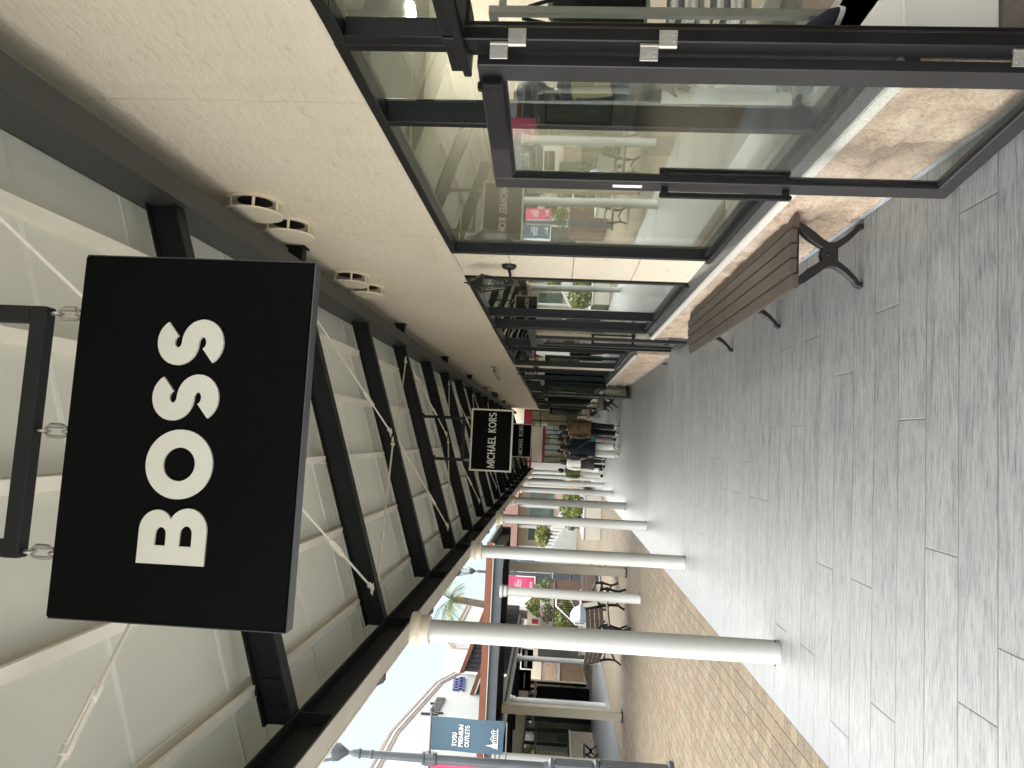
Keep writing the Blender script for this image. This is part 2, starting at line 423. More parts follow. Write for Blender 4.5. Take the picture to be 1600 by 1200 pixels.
        o = bpy.data.objects.new(name, me); col.objects.link(o)
        if parent is not None: o.parent = parent; WM[o.name] = WM[parent.name]
        else: WM[o.name] = Matrix.Identity(4)
        return o

def tag(o, label=None, cat=None, group=None, kind=None):
    for k, v in (('label', label), ('category', cat), ('group', group), ('kind', kind)):
        if v: o[k] = v
    return o
def empty(name, loc, label=None, cat=None, group=None, rz=0.):
    o = bpy.data.objects.new(name, None); col.objects.link(o)
    o.location = loc; o.rotation_euler.z = rz; o.empty_display_size = .1
    WM[o.name] = Matrix.Translation(loc) @ Matrix.Rotation(rz, 4, 'Z')
    return tag(o, label, cat, group)
KIDS = {}
def copy_tree(o, parent=None):
    c = o.copy(); col.objects.link(c); c.parent = parent
    for ch in o.children: copy_tree(ch, c)
    return c
def dup(o, loc, label, rz=None):
    c = copy_tree(o); c.location = loc; c['label'] = label
    if rz is not None: c.rotation_euler.z = rz
    return c
def ORD(i): return ['first', 'second', 'third', 'fourth', 'fifth', 'sixth', 'seventh', 'eighth', 'ninth', 'tenth'][i]

# ------------------------------------------------------------------ lettering (own stroke alphabet)
def arc(cx, cy, rx, ry, a0, a1, n=14): return [(cx+rx*math.cos(R(a0+(a1-a0)*i/n)), cy+ry*math.sin(R(a0+(a1-a0)*i/n))) for i in range(n+1)]
def glyph(ch, s):
    """advance width and strokes [(points, closed)] of a capital of height 1 drawn with stroke s"""
    h = s/2
    if ch == 'I': return s, [([(h, 0), (h, 1)], 0)]
    if ch == 'L': return .52, [([(h, 1), (h, h), (.52, h)], 0)]
    if ch == 'T': return .66, [([(0, 1-h), (.66, 1-h)], 0), ([(.33, 1-s), (.33, 0)], 0)]
    if ch == 'E': return .58, [([(.58, 1-h), (h, 1-h), (h, h), (.58, h)], 0), ([(s, .5), (.53, .5)], 0)]
    if ch == 'H': return .74, [([(h, 0), (h, 1)], 0), ([(.74-h, 0), (.74-h, 1)], 0), ([(s, .5), (.74-s, .5)], 0)]
    if ch == 'U': return .72, [([(h, 1)] + arc(.36, .36, .36-h, .36-h, 180, 360) + [(.72-h, 1)], 0)]
    if ch == 'O': return 1.02, [(arc(.51, .5, .51-h, .5-h, 0, 360, 40)[:-1], 1)]
    if ch == 'C': return .86, [(arc(.5, .5, .5-h, .5-h, 45, 315, 24), 0)]
    if ch == 'P': return .62, [([(h, 0), (h, 1-h), (.34, 1-h)] + arc(.34, .72, .28-h, .28-h, 90, -90)[1:] + [(s, .44+h)], 0)]
    if ch == 'R': return .66, [([(h, 0), (h, 1-h), (.35, 1-h)] + arc(.35, .72, .28-h, .28-h, 90, -90)[1:] + [(s, .44+h)], 0), ([(.34, .44), (.60, 0)], 0)]
    if ch == 'K': return .70, [([(h, 0), (h, 1)], 0), ([(.62, 1), (s*.9, .47)], 0), ([(.27, .56), (.64, 0)], 0)]
    if ch == 'A': return .84, [([(h*.9, 0), (.42, 1-h*.3), (.84-h*.9, 0)], 0), ([(.2, .28), (.64, .28)], 0)]
    if ch == 'M': return .98, [([(h, 0), (h+.03, .93), (.49, .18), (.95-h, .93), (.98-h, 0)], 0)]
    if ch == 'B':
        return .76, [([(h, 0), (h, 1)], 0), ([(s, 1-h*.86), (.44, 1-h*.86)] + arc(.44, .755, .24-h*.72, .245-h*.86, 90, -90)[1:] + [(s, .51+h*.86-.09)], 0),
                     ([(s, .49-h*.86+.13), (.47, .49-h*.86+.13)] + arc(.47, .285, .29-h*.8, .2, 90, -90)[2:] + [(s, h*.86)], 0)]
    if ch == 'S':
        w = .70; r_ = (1-s)/4; rx = (w-s)/2
        return w, [(arc(w/2, .5+r_, rx, r_, 28, 262, 18) + arc(w/2, .5-r_, rx, r_, 82, -152, 18), 0)]
    return .4, []
def solid(mb, loops, f, depth):
    """flat shape with holes, extruded"""
    for w_ in (0, depth):
        es = []
        for lp in loops:
            vs = [mb.bm.verts.new(f(x, y, w_)) for x, y in lp]
            es += [mb.bm.edges.new((vs[i], vs[(i+1) % len(vs)])) for i in range(len(vs))]
        bmesh.ops.triangle_fill(mb.bm, edges=es, use_beauty=True)
    for lp in loops:
        for i in range(len(lp)):
            a, c = lp[i], lp[(i+1) % len(lp)]
            mb.face([mb.bm.verts.new(Vector(q)) for q in (f(*a, 0), f(*c, 0), f(*c, depth), f(*a, depth))])
BOLD_B = [[(0, 0), (.50, 0)] + arc(.50, .29, .315, .29, -90, 62, 14)[1:] + arc(.48, .745, .295, .255, -42, 90, 14) + [(0, 1)],
          [(.265, .21), (.42, .21)] + arc(.445, .30, .115, .09, -90, 90, 10) + [(.265, .39)],
          [(.265, .595), (.42, .595)] + arc(.43, .675, .10, .08, -90, 90, 10) + [(.265, .755)]]
def text(txt, f, cap, s, depth, name, m, parent, track=.12, width=None):
    """f(u, v, w): u along the line, v up, w out of the board"""
    sp = sum(.81 if c == 'B' and s > .25 else glyph(c, s)[0] for c in txt) + track*(len(txt)-1)
    k = (width/sp/cap) if width else 1.
    mb = MB(); x = 0.; z = 0
    for c in txt:
        w, st = glyph(c, s)
        if c == 'B' and s > .25:
            solid(mb, [[((x+px_)*cap*k, py_*cap) for px_, py_ in lp] for lp in BOLD_B], f, depth); st = []; w = .81
        for pts, cl in st:
            z += 1
            e = depth + (z % 5)*.0003
            mb.ribbon([((x+px_)*cap*k, py_*cap) for px_, py_ in pts], s*cap*min(1, (1+k)/2), f, e, bool(cl))
        x += w + track
    return mb.build(name, m, parent)
def bossS(): pass

# ------------------------------------------------------------------ world and sun
w = bpy.data.worlds.new('World'); sc.world = w; w.use_nodes = True
nt = w.node_tree; bg = nt.nodes['Background']
sky = nt.nodes.new('ShaderNodeTexSky'); sky.sky_type = 'NISHITA'; sky.sun_disc = False
SUN_EL, SUN_AZ = 55, -60           # azimuth from +Y towards +X
sky.sun_elevation = R(SUN_EL); sky.sun_rotation = R(SUN_AZ); sky.dust_density = 4.; sky.air_density = 1.; sky.ozone_density = 1.
haze_ = mixc(nt, .75, sky.outputs[0], (2.45, 3.15, 3.4))
nt.links.new(haze_, bg.inputs['Color']); bg.inputs['Strength'].default_value = .05
sl = bpy.data.lights.new('sun', 'SUN'); sl.energy = 2.6; sl.angle = R(165); sl.color = (1, .95, .88)
so = bpy.data.objects.new('sun', sl); col.objects.link(so)
sd = Vector((math.sin(R(SUN_AZ))*math.cos(R(SUN_EL)), math.cos(R(SUN_AZ))*math.cos(R(SUN_EL)), math.sin(R(SUN_EL))))
so.rotation_euler = (-sd).to_track_quat('-Z', 'Y').to_euler()
sc.view_settings.view_transform = 'Standard'; sc.view_settings.look = 'None'; sc.view_settings.gamma = 1
sc.view_settings.use_curve_mapping = False; sc.view_settings.exposure = 2.65
sc.render.engine = 'CYCLES'
sc.cycles.use_denoising = True; sc.cycles.max_bounces = 10; sc.cycles.diffuse_bounces = 7; sc.cycles.glossy_bounces = 4
sc.cycles.transparent_max_bounces = 16; sc.cycles.sample_clamp_indirect = 6.; sc.cycles.caustics_reflective = False; sc.cycles.caustics_refractive = False

# ------------------------------------------------------------------ ground
def sheet(name, x0, x1, y0, y1, z, m):
    b = MB(); v = [b.bm.verts.new(p) for p in ((x0, y0, z), (x1, y0, z), (x1, y1, z), (x0, y1, z))]; b.face(v)
    return tag(b.build(name, m), kind='structure')
sheet('ground', -700, 700, -300, 1200, -.012, 'ground')
sheet('plaza_paving', -16, -1.9, -12, 60, -.004, 'paver')
sheet('bounce_sheet', -16, -1.925, -12, 4.2, .0, 'bounce')  # unseen pale sheet, added to bounce light onto the wall and canopy
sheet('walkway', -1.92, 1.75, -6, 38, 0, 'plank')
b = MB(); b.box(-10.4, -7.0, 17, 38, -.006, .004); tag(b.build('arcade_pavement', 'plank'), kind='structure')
# the plaza climbs towards the stairs at its far end
b = MB(); b.hexa([(-9.5, 28.2, -.003), (-2.2, 28.2, -.003), (-2.2, 44, 1.0), (-9.5, 44, 1.0), (-9.5, 28.2, .0), (-2.2, 28.2, .0), (-2.2, 44, 1.06), (-9.5, 44, 1.06)])
tag(b.build('paved_ramp', 'paver'), kind='structure')

# ------------------------------------------------------------------ the shop building on the right
WX = 1.48                                 # face of the stucco
shop = empty('shop_building', (WX, 0, 0), 'long beige stucco shop building with black framed windows beside the plank walkway', 'building')
TOP = 2.66
edges = [-3, .2, 3.2, 6.22, 9.3, 12.2, 15.25, 18.3, 21.35, 24.4, 27.45, 30.5, 33.55, 36.6, 38]
b = MB()
for a, c in zip(edges, edges[1:]): b.box(WX, WX+.2, a+.004, c-.004, TOP+.004, 4.6)
b.build('wall', 'stucco', shop, bevel=.003, seg=1)
b = MB(); b.box(WX+.2, WX+.24, -3, 38, TOP+.1, 4.6); b.build('wall_backing', 'dark', shop)

def frame_bars(mb, y0, y1, z0, z1, x0=WX-.02, x1=WX+.07, w=.05, mull=(), sill=True):
    mb.box(x0, x1, y0, y1, z1-w, z1)
    if sill:
        mb.box(x0+.02, x1, y0, y1, z0, z0+w)
        mb.box(x0-.02, x1-.02, y0+.001, y1-.001, z0-.02, z0+.022)
    for y in (y0, y1-w): mb.box(x0+.001, x1-.001, y, y+w, z0+.001, z1-.001)
    for y in mull: mb.box(x0+.002, x1+.03, y-w/2, y+w/2, z0+.002, z1-.002)
def pane(y0, y1, z0, z1, parent, m='glass', x=WX+.035, name='glass_pane'):
    MB().box(x, x+.008, y0, y1, z0, z1).build(name, m, parent)
def shop_window(y0, y1, mull=(), z0=.605, z1=TOP, gm='glass'):
    b = MB(); frame_bars(b, y0, y1, z0, z1, mull=mull)
    win = b.build('window', 'frame', shop, bevel=.004, seg=1)
    ys = [y0+.02] + list(mull) + [y1-.02]
    for a, c in zip(ys, ys[1:]): pane(a, c, z0+.02, z1-.02, win, gm)
    return win
def stone_base(y0, y1, h=.515):
    """split-face ashlar with rounded, broken faces"""
    b = MB(); res = .022 if y0 < 10 else .06
    ny = max(2, int((y1-y0)/res)); nzz = max(4, int(h/res))
    rnd = random.Random(int(y0*10)); rows = [0, .255, h]; cuts = []
    for k in range(2):
        c = [y0]; y = y0 - (.2 if k else 0)
        while y < y1:
            y += rnd.uniform(.42, .8)
            if y0+.1 < y < y1-.1: c.append(y)
        cuts.append(c+[y1])
    V = []
    for i in range(ny+1):
        y = y0+(y1-y0)*i/ny; Rw = []
        for j in range(nzz+1):
            z = h*j/nzz; k = 0 if z < rows[1] else 1
            cc = cuts[k]; q = max(t for t in range(len(cc)-1) if cc[t] <= y+1e-6)
            e = min(y-cc[q], cc[q+1]-y, z-rows[k], rows[k+1]-z)
            pil = min(1, max(0, e)/.055)**.6
            n_ = noise.fractal(Vector((q*3.7+k*9, y*3.2, z*4.5)), .9, 2.1, 5)
            n2 = noise.noise(Vector((y*2.1+k*5+q, z*7, 3.3)))
            step = .02*math.floor(2.2*noise.noise(Vector((y*2.6+q*2, z*3.1, 8.))))
            dx = .004 + pil*(.022 + .026*n_ + .014*n2 + step*.95)
            if i in (0, ny): dx = .0
            Rw.append(b.bm.verts.new((1.405-dx, y, z)))
        V.append(Rw)
    for i in range(ny):
        for j in range(nzz): b.face([V[i][j], V[i+1][j], V[i+1][j+1], V[i][j+1]])
    for y in (y0, y1):
        i = 0 if y == y0 else ny
        v = [b.bm.verts.new((1.5, y, 0)), b.bm.verts.new((1.5, y, h))]
        b.face([V[i][0]] + V[i][1:] + [v[1], v[0]])
    b.build('stone_base', 'stone', shop, smooth=True)
    b = MB(); b.hexa([(1.362, y0-.005, .517), (1.388, y0-.005, .517), (1.388, y1+.005, .517), (1.362, y1+.005, .517),
            (1.366, y0-.005, .562), (1.388, y0-.005, .566), (1.388, y1+.005, .566), (1.366, y1+.005, .562)])
    b.build('sill_nosing', 'granite', shop, bevel=.004)
    b = MB(); b.hexa([(1.3885, y0-.005, .517), (1.5, y0-.005, .517), (1.5, y1+.005, .517), (1.3885, y1+.005, .517),
            (1.3885, y0-.005, .566), (1.5, y0-.005, .604), (1.5, y1+.005, .604), (1.3885, y1+.005, .566)])
    b.build('window_sill', 'polished', shop, bevel=.003)
    b = MB(); b.box(1.375, 1.42, y0, y1, 0, .022); b.build('mortar_fillet', 'kerb', shop, bevel=.008)

def hinge(mb, T, z):
    for s_ in (1, -1):
        x0_, x1_ = sorted((s_*.003, s_*.05)); z0_, z1_ = sorted((z, z-s_*.062))
        mb.box(x0_, x1_, -.058, -.052, z0_, z1_, T); mb.cyl(T @ Vector((0, -.05, z0_)), T @ Vector((0, -.05, z1_)), .009, n=10)
        for zz in (z0_+.012, z1_-.012):
            for xx in (.016, .036): mb.cyl(T @ Vector((s_*xx, -.0595, zz)), T @ Vector((s_*xx, -.057, zz)), .0045, n=8)
def door_leaf(p0, p1, h=2.085, handles=True, gm='doorglass', sticker=False, style=.085):
    """aluminium framed glass leaf from hinge p0 to free edge p1"""
    a = Vector((*p0, 0)); c = Vector((*p1, 0)); e = (c-a); L = e.length; e.normalize()
    nrm = Vector((-e.y, e.x, 0))
    if nrm.x > 0: nrm = -nrm                     # towards the walkway
    T = Matrix((( e.x, nrm.x, 0, a.x), (e.y, nrm.y, 0, a.y), (0, 0, 1, 0), (0, 0, 0, 1)))
    t = .0225; b = MB()
    b.box(0, style, -t, t, .012, h, T); b.box(L-style, L, -t, t, .012, h, T)
    b.box(style, L-style, -t+.001, t-.001, h-.085, h-.001, T); b.box(style, L-style, -t+.001, t-.001, .013, .085, T)
    dr = b.build('door', 'door', shop, bevel=.003, seg=1)
    b = MB()
    b.box(style-.004, style+.012, -.012, .012, .09, h-.09, T); b.box(L-style-.012, L-style+.004, -.012, .012, .09, h-.09, T)
    b.box(style, L-style, -.012, .012, h-.1, h-.084, T); b.box(style, L-style, -.012, .012, .084, .1, T)
    b.build('glazing_bead', 'frame', dr)
    MB().box(style-.002, L-style+.002, -.004, .004, .084, h-.084, T).build('glass_pane', gm, dr)
    if handles:
        for sgn in (1, -1):
            b = MB(); q = .062*sgn; u_ = L-.045
            b.box(u_-.014, u_+.014, q-.011, q+.011, .72, 1.32, T)
            for z in (.745, 1.295):
                y0_, y1_ = sorted((t*sgn, q)); b.box(u_-.011, u_+.011, y0_, y1_, z-.016, z+.016, T)
            b.build('handle', 'frame', dr, bevel=.004)
    if sticker: MB().box(L-.06, L-.035, t+.0005, t+.0015, 1.40, 1.535, T).build('sticker', 'label', dr)
    return dr, T, L

# bay one: the open door by the camera, then a wide window
b = MB()
b.box(1.352, 1.40, 2.415, 2.495, 0, 2.2); b.box(1.40, 1.425, 2.45, 2.494, 0, 2.199); b.box(1.425, 1.47, 2.50, 2.66, 0, 2.198); b.box(1.361, WX+.079, 2.496, 2.66, 2.121, 2.199); b.box(WX-.019, WX+.06, 2.60, 2.659, 2.2, TOP-.056)
b.box(1.36, WX+.08, .2, 2.414, 2.12, 2.20); b.box(WX-.021, WX+.09, .2, 2.419, TOP-.055, TOP-.003); b.box(1.37, WX+.09, .2, .27, 0, 2.119); b.box(WX-.0205, WX+.05, 2.4195, 2.66, TOP-.056, TOP-.0035)
b.box(WX-.028, WX+.07, 1.5, 1.55, 2.22, TOP-.05)
df = b.build('door_frame', 'frame', shop, bevel=.004, seg=1)
pane(.27, 2.62, 2.2, TOP-.05, df)
stone_base(2.60, 9.72)
shop_window(2.66, 5.84, (3.375,))
dr, T, L = door_leaf((1.332, 2.512), (1.205, 3.425), sticker=True, style=.092)
TH = Matrix.Translation((1.350, 2.470, 0)) @ Matrix.Rotation(R(-12), 4, 'Z')
for z in (1.97, 1.46, .245):
    b = MB(); hinge(b, TH, z); b.build('hinge', 'steel', dr, bevel=.0015, seg=1)
b = MB(); b.bar((1.36, .9, 2.17), (1.33, 2.62, 2.13), .022, .03); b.box(.06, .52, .0235, .055, 2.0, 2.07, T); b.bar(T @ Vector((.10, .04, 2.09)), T @ Vector((.10, .04, 2.03)), .03, .03, (1, 0, 0))
b.build('door_closer', 'frame', dr, bevel=.004)
b = MB()
for k, (z0, z1) in enumerate(((.60, 1.12), (1.124, 1.66), (1.664, 2.2), (2.204, TOP))): b.box(WX+.004, WX+.16, 5.845, 6.735, z0, z1-.001)
b.build('pillar', 'stucco', shop, bevel=.003, seg=1)
# bay two
shop_window(6.74, 9.74, (8.86,))
b = MB(); b.box(WX-.03, WX+.08, 9.75, 9.81, 0, TOP); b.box(WX-.03, WX+.08, 11.62, 11.68, 0, TOP); b.box(WX-.03, WX+.08, 9.81, 11.62, 2.1, 2.2); b.box(WX-.029, WX+.079, 9.81, 11.62, TOP-.05, TOP-.002)
df = b.build('door_frame', 'frame', shop, bevel=.004, seg=1)
pane(9.81, 11.62, 2.2, TOP-.05, df)
dr, T, L = door_leaf((1.43, 11.05), (1.40, 10.12))
for z in (1.85, 1.35, .25):
    b = MB(); hinge(b, Matrix.Translation((1.40, 11.07, 0)) @ Matrix.Rotation(R(90), 4, 'Z'), z); b.build('hinge', 'steel', dr)
MB().box(WX-.02, WX+.03, 9.82, 10.1, .02, 2.1).build('side_light', 'doorglass', df)
stone_base(11.7, 18.25)
shop_window(11.7, 14.86, (12.33,))
b = MB(); b.box(WX+.004, WX+.16, 14.865, 15.555, .604, TOP); b.build('pillar', 'stucco', shop, bevel=.003, seg=1)
# further bays
def door_set(y0, y1, out):
    b = MB(); b.box(WX-.03, WX+.08, y0, y0+.06, 0, TOP); b.box(WX-.03, WX+.08, y1-.06, y1, 0, TOP); b.box(WX-.029, WX+.08, y0+.06, y1-.06, 2.1, 2.2); b.box(WX-.028, WX+.08, y0+.06, y1-.06, TOP-.05, TOP-.002)
    df = b.build('door_frame', 'frame', shop)
    pane(y0+.06, y1-.06, 2.2, TOP-.05, df, 'farglass')
    door_leaf((1.44, y0+.05), (1.44-out, y0+.05-math.sqrt(max(.01, .85**2-out**2))), gm='farglass')
    door_leaf((1.44, y1-.05), (1.42, y1-.93), gm='farglass')
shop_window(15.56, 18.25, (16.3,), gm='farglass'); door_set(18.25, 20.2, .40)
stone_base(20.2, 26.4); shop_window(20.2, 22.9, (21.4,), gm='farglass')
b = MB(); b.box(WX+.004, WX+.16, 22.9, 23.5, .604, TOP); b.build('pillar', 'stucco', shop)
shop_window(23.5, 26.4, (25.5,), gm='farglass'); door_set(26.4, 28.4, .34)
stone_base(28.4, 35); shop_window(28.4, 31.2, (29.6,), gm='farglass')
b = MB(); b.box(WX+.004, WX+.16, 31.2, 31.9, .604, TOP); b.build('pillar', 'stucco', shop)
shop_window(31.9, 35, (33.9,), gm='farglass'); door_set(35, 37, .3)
b = MB(); b.box(WX, WX+.16, 37, 38, 0, TOP); b.build('pillar', 'stucco', shop)
# rooms behind the glass
b = MB(); b.box(WX+.1, 7, -1, 38, .0015, .012); b.build('shop_floor', 'infloor', shop)
b = MB(); b.box(WX+.24, 7, -1, 38, 3.05, 3.12); b.build('shop_ceiling', 'inceil', shop)
b = MB(); b.box(7, 7.1, -1.1, 38, 0, 4.6)
for y in (-1.1, 6.28, 15.2, 23.2, 31.5, 37.9): b.box(WX+.25, 7, y, y+.1, .0, 3.05)
b.build('shop_partition', 'inwall', shop)
for y in (1.5, 4.3, 5.6, 7.6, 9.8, 12.6, 17, 19.5, 22, 25, 28, 30.5, 34):
    for x in ((3.3, 5.2) if y < 15 else (3.4,)):
        b = MB(); b.lathe([(.0, 3.03), (.12, 3.03), (.13, 3.049)], (x, y, 0), 12); b.build('ceiling_lamp', 'lampwhite', shop)
for y0, y1 in ((3.0, 6.2), (6.9, 9.6), (11.8, 14.8)): MB().box(1.62, 2.35, y0, y1, .012, .40).build('display_platform', 'plinth', shop, bevel=.01)
b = MB(); b.box(WX+.2, 9, -1, 38, 4.6, 4.7); b.build('roof', 'inceil', shop)

# ------------------------------------------------------------------ things inside the near shop
def place_stack(z, x, y, label):
    t = empty('folded_clothes', (x, y, z), label, 'clothes', 'folded clothes on the rack')
    rnd = random.Random(int(z*100)); zz = z
    for k in range(4):
        b = MB(); q = rnd.uniform(-.008, .008); b.box(x-.16+q, x+.16+q, y-.12, y+.12, zz, zz+.035); b.build('garment', 'whitecloth' if k != 2 else 'greycloth', t, bevel=.014); zz += .036
rk = empty('display_rack', (2.5, 4.35, .012), 'grey metal garment rack inside the near shop doorway', 'rack')
b = MB(); b.box(2.30, 2.345, 3.84, 3.885, .012, 2.17); b.box(2.30, 2.345, 4.95, 4.995, .012, 2.17); b.build('post', 'rackmetal', rk, bevel=.003)
b = MB(); b.box(2.30, 2.345, 3.84, 4.995, 2.17, 2.215); b.box(2.345, 2.8, 3.845, 3.885, 2.12, 2.16); b.build('rail', 'rackmetal', rk, bevel=.003)
for z in (.55, .82, 1.07, 1.36):
    MB().box(2.345, 2.85, 3.86, 4.97, z-.02, z).build('shelf', 'rackmetal', rk)
place_stack(1.07, 2.53, 4.05, 'white folded clothes on the upper shelf of the grey rack')
place_stack(.82, 2.53, 4.05, 'white folded clothes on the lower shelf of the grey rack')
bagt = empty('shoulder_bag', (2.48, 4.1, 1.36), 'large black bag standing on the top shelf of the grey rack', 'bag')
b = MB(); b.loft([(2.50, 4.02, 1.362, .13, .23), (2.50, 4.02, 1.42, .15, .26), (2.50, 4.02, 1.68, .14, .255), (2.50, 4.02, 1.86, .09, .235), (2.50, 4.02, 1.90, .03, .21)], 20); b.build('body', 'blackcloth', bagt, smooth=True)
b = MB(); b.tube([(2.42, 3.9, 1.86), (2.40, 3.94, 2.0), (2.40, 4.06, 2.04), (2.42, 4.16, 1.86)], .011, 8); b.build('strap', 'blackcloth', bagt, smooth=True)
pl = empty('display_plinth', (2.25, 3.75, .012), 'white display plinth standing inside the near doorway', 'plinth')
b = MB(); b.box(2.02, 2.27, 3.2, 4.4, .012, .38); b.build('body', 'plinth', pl, bevel=.006)
MB().box(2.01, 2.28, 3.19, 4.41, .381, .40).build('top', 'plinth', pl, bevel=.004)
def shoe(x, y, z, sx):
    t = []
    return t
sh = empty('trainer_shoes', (2.15, 3.75, .40), 'pair of navy trainers with white soles on the white plinth', 'shoes')
for q in (-.055, .055):
    b = MB(); b.loft([(2.15+q, 3.75, .401, .045, .145), (2.15+q, 3.75, .425, .048, .148)], 18); b.build('sole', 'sole', sh, smooth=True)
    b = MB(); b.loft([(2.15+q, 3.75, .426, .044, .14), (2.15+q, 3.755, .47, .043, .125), (2.15+q, 3.79, .505, .036, .08), (2.15+q, 3.81, .53, .032, .05)], 18); b.build('upper', 'navycloth', sh, smooth=True)

# ------------------------------------------------------------------ people
def body_mesh(name, J, m, parent):
    """one continuous skinned body. J: {joint: (pos, radius)} and edges"""
    pts, eds = J
    names = list(pts); idx = {n: i for i, n in enumerate(names)}
    me = bpy.data.meshes.new(name); me.from_pydata([pts[n][0] for n in names], [(idx[a], idx[c]) for a, c in eds], [])
    o = bpy.data.objects.new(name, me); col.objects.link(o)
    o.modifiers.new('skin', 'SKIN')
    for i, n in enumerate(names):
        r_ = pts[n][1]
        v = me.skin_vertices[0].data[i]
        v.radius = r_ if isinstance(r_, tuple) else (r_, r_)
        v.use_root = (n == 'pelvis')
    s_ = o.modifiers.new('sub', 'SUBSURF'); s_.levels = 1; s_.render_levels = 1
    dg = bpy.context.evaluated_depsgraph_get()
    ev = o.evaluated_get(dg); nm = bpy.data.meshes.new_from_object(ev)
    nm.name = name
    bpy.data.objects.remove(o)
    nm.materials.clear(); nm.materials.append(MT[m])
    nm.polygons.foreach_set('use_smooth', [True]*len(nm.polygons))
    ob = bpy.data.objects.new(name, nm); col.objects.link(ob); ob.parent = parent; WM[ob.name] = WM[parent.name]
    return ob
def skeleton(H, stride=.16, arms=(.0, .0), turn=0., swing=.12):
    """standing or walking figure facing +Y; H body height; arms: forward reach of the left and right hand"""
    k = H/1.70; P = {}; E_ = []
    def p(n, x, y, z, r_): P[n] = ((x*k, y*k, z*k), tuple(q*k for q in r_) if isinstance(r_, tuple) else r_*k)
    p('pelvis', 0, 0, .93, (.145, .105)); p('waist', 0, 0, 1.08, (.125, .09)); p('chest', 0, .0, 1.27, (.15, .10)); p('collar', 0, -.005, 1.40, (.10, .075))
    p('neck', 0, 0, 1.47, .052); p('chin', 0, .02, 1.53, (.07, .085)); p('face', 0, .018, 1.60, (.075, .092)); p('crown', 0, .005, 1.67, (.055, .068))
    p('nose', 0, .118, 1.575, .010)
    E_ += [('pelvis', 'waist'), ('waist', 'chest'), ('chest', 'collar'), ('collar', 'neck'), ('neck', 'chin'), ('chin', 'face'), ('face', 'crown'), ('face', 'nose')]
    for s_, sg, st, ar in (('l', -1, stride, arms[0]), ('r', 1, -stride, arms[1])):
        sw = -st/.16*swing if stride else 0
        p('ear'+s_, sg*.085, .0, 1.575, (.010, .022)); E_.append(('face', 'ear'+s_))
        p('shoulder'+s_, sg*.175, 0, 1.385, .058); p('elbow'+s_, sg*.225, sw*.4-.02+ar*.2, 1.12, .042); p('wrist'+s_, sg*.215, sw+ar, .89+ar*.55, .028)
        p('palm'+s_, sg*.212, sw*1.15+ar*1.25, .815+ar*.66, (.018, .036))
        E_ += [('collar', 'shoulder'+s_), ('shoulder'+s_, 'elbow'+s_), ('elbow'+s_, 'wrist'+s_), ('wrist'+s_, 'palm'+s_)]
        wx = sg*.212; wy = sw*1.15+ar*1.25; wz = .815+ar*.66
        for i, (fy, fl) in enumerate(((-.027, .062), (-.009, .074), (.009, .078), (.027, .070))):
            p('k%d%s' % (i, s_), wx-sg*.003, wy+fy, wz-.045, .0095); p('f%d%s' % (i, s_), wx-sg*.012, wy+fy*1.1, wz-.045-fl*.55, .0085); p('t%d%s' % (i, s_), wx-sg*.026, wy+fy*1.1, wz-.045-fl, .007)
            E_ += [('palm'+s_, 'k%d%s' % (i, s_)), ('k%d%s' % (i, s_), 'f%d%s' % (i, s_)), ('f%d%s' % (i, s_), 't%d%s' % (i, s_))]
        p('th'+s_, wx-sg*.012, wy+.045, wz-.012, .010); p('tt'+s_, wx-sg*.022, wy+.062, wz-.045, .008); E_ += [('palm'+s_, 'th'+s_), ('th'+s_, 'tt'+s_)]
        p('hip'+s_, sg*.092, 0, .88, .085); p('knee'+s_, sg*.095, st*.62+.03, .49, .058); lift = .05 if st < 0 else 0
        p('ankle'+s_, sg*.10, st*1.15-(.04 if st < 0 else 0), .085+lift, .036); p('toe'+s_, sg*.115, st*1.15+.15-(.04 if st < 0 else 0), .032+lift*.3, (.028, .04))
        E_ += [('pelvis', 'hip'+s_), ('hip'+s_, 'knee'+s_), ('knee'+s_, 'ankle'+s_), ('ankle'+s_, 'toe'+s_)]
    return P, E_
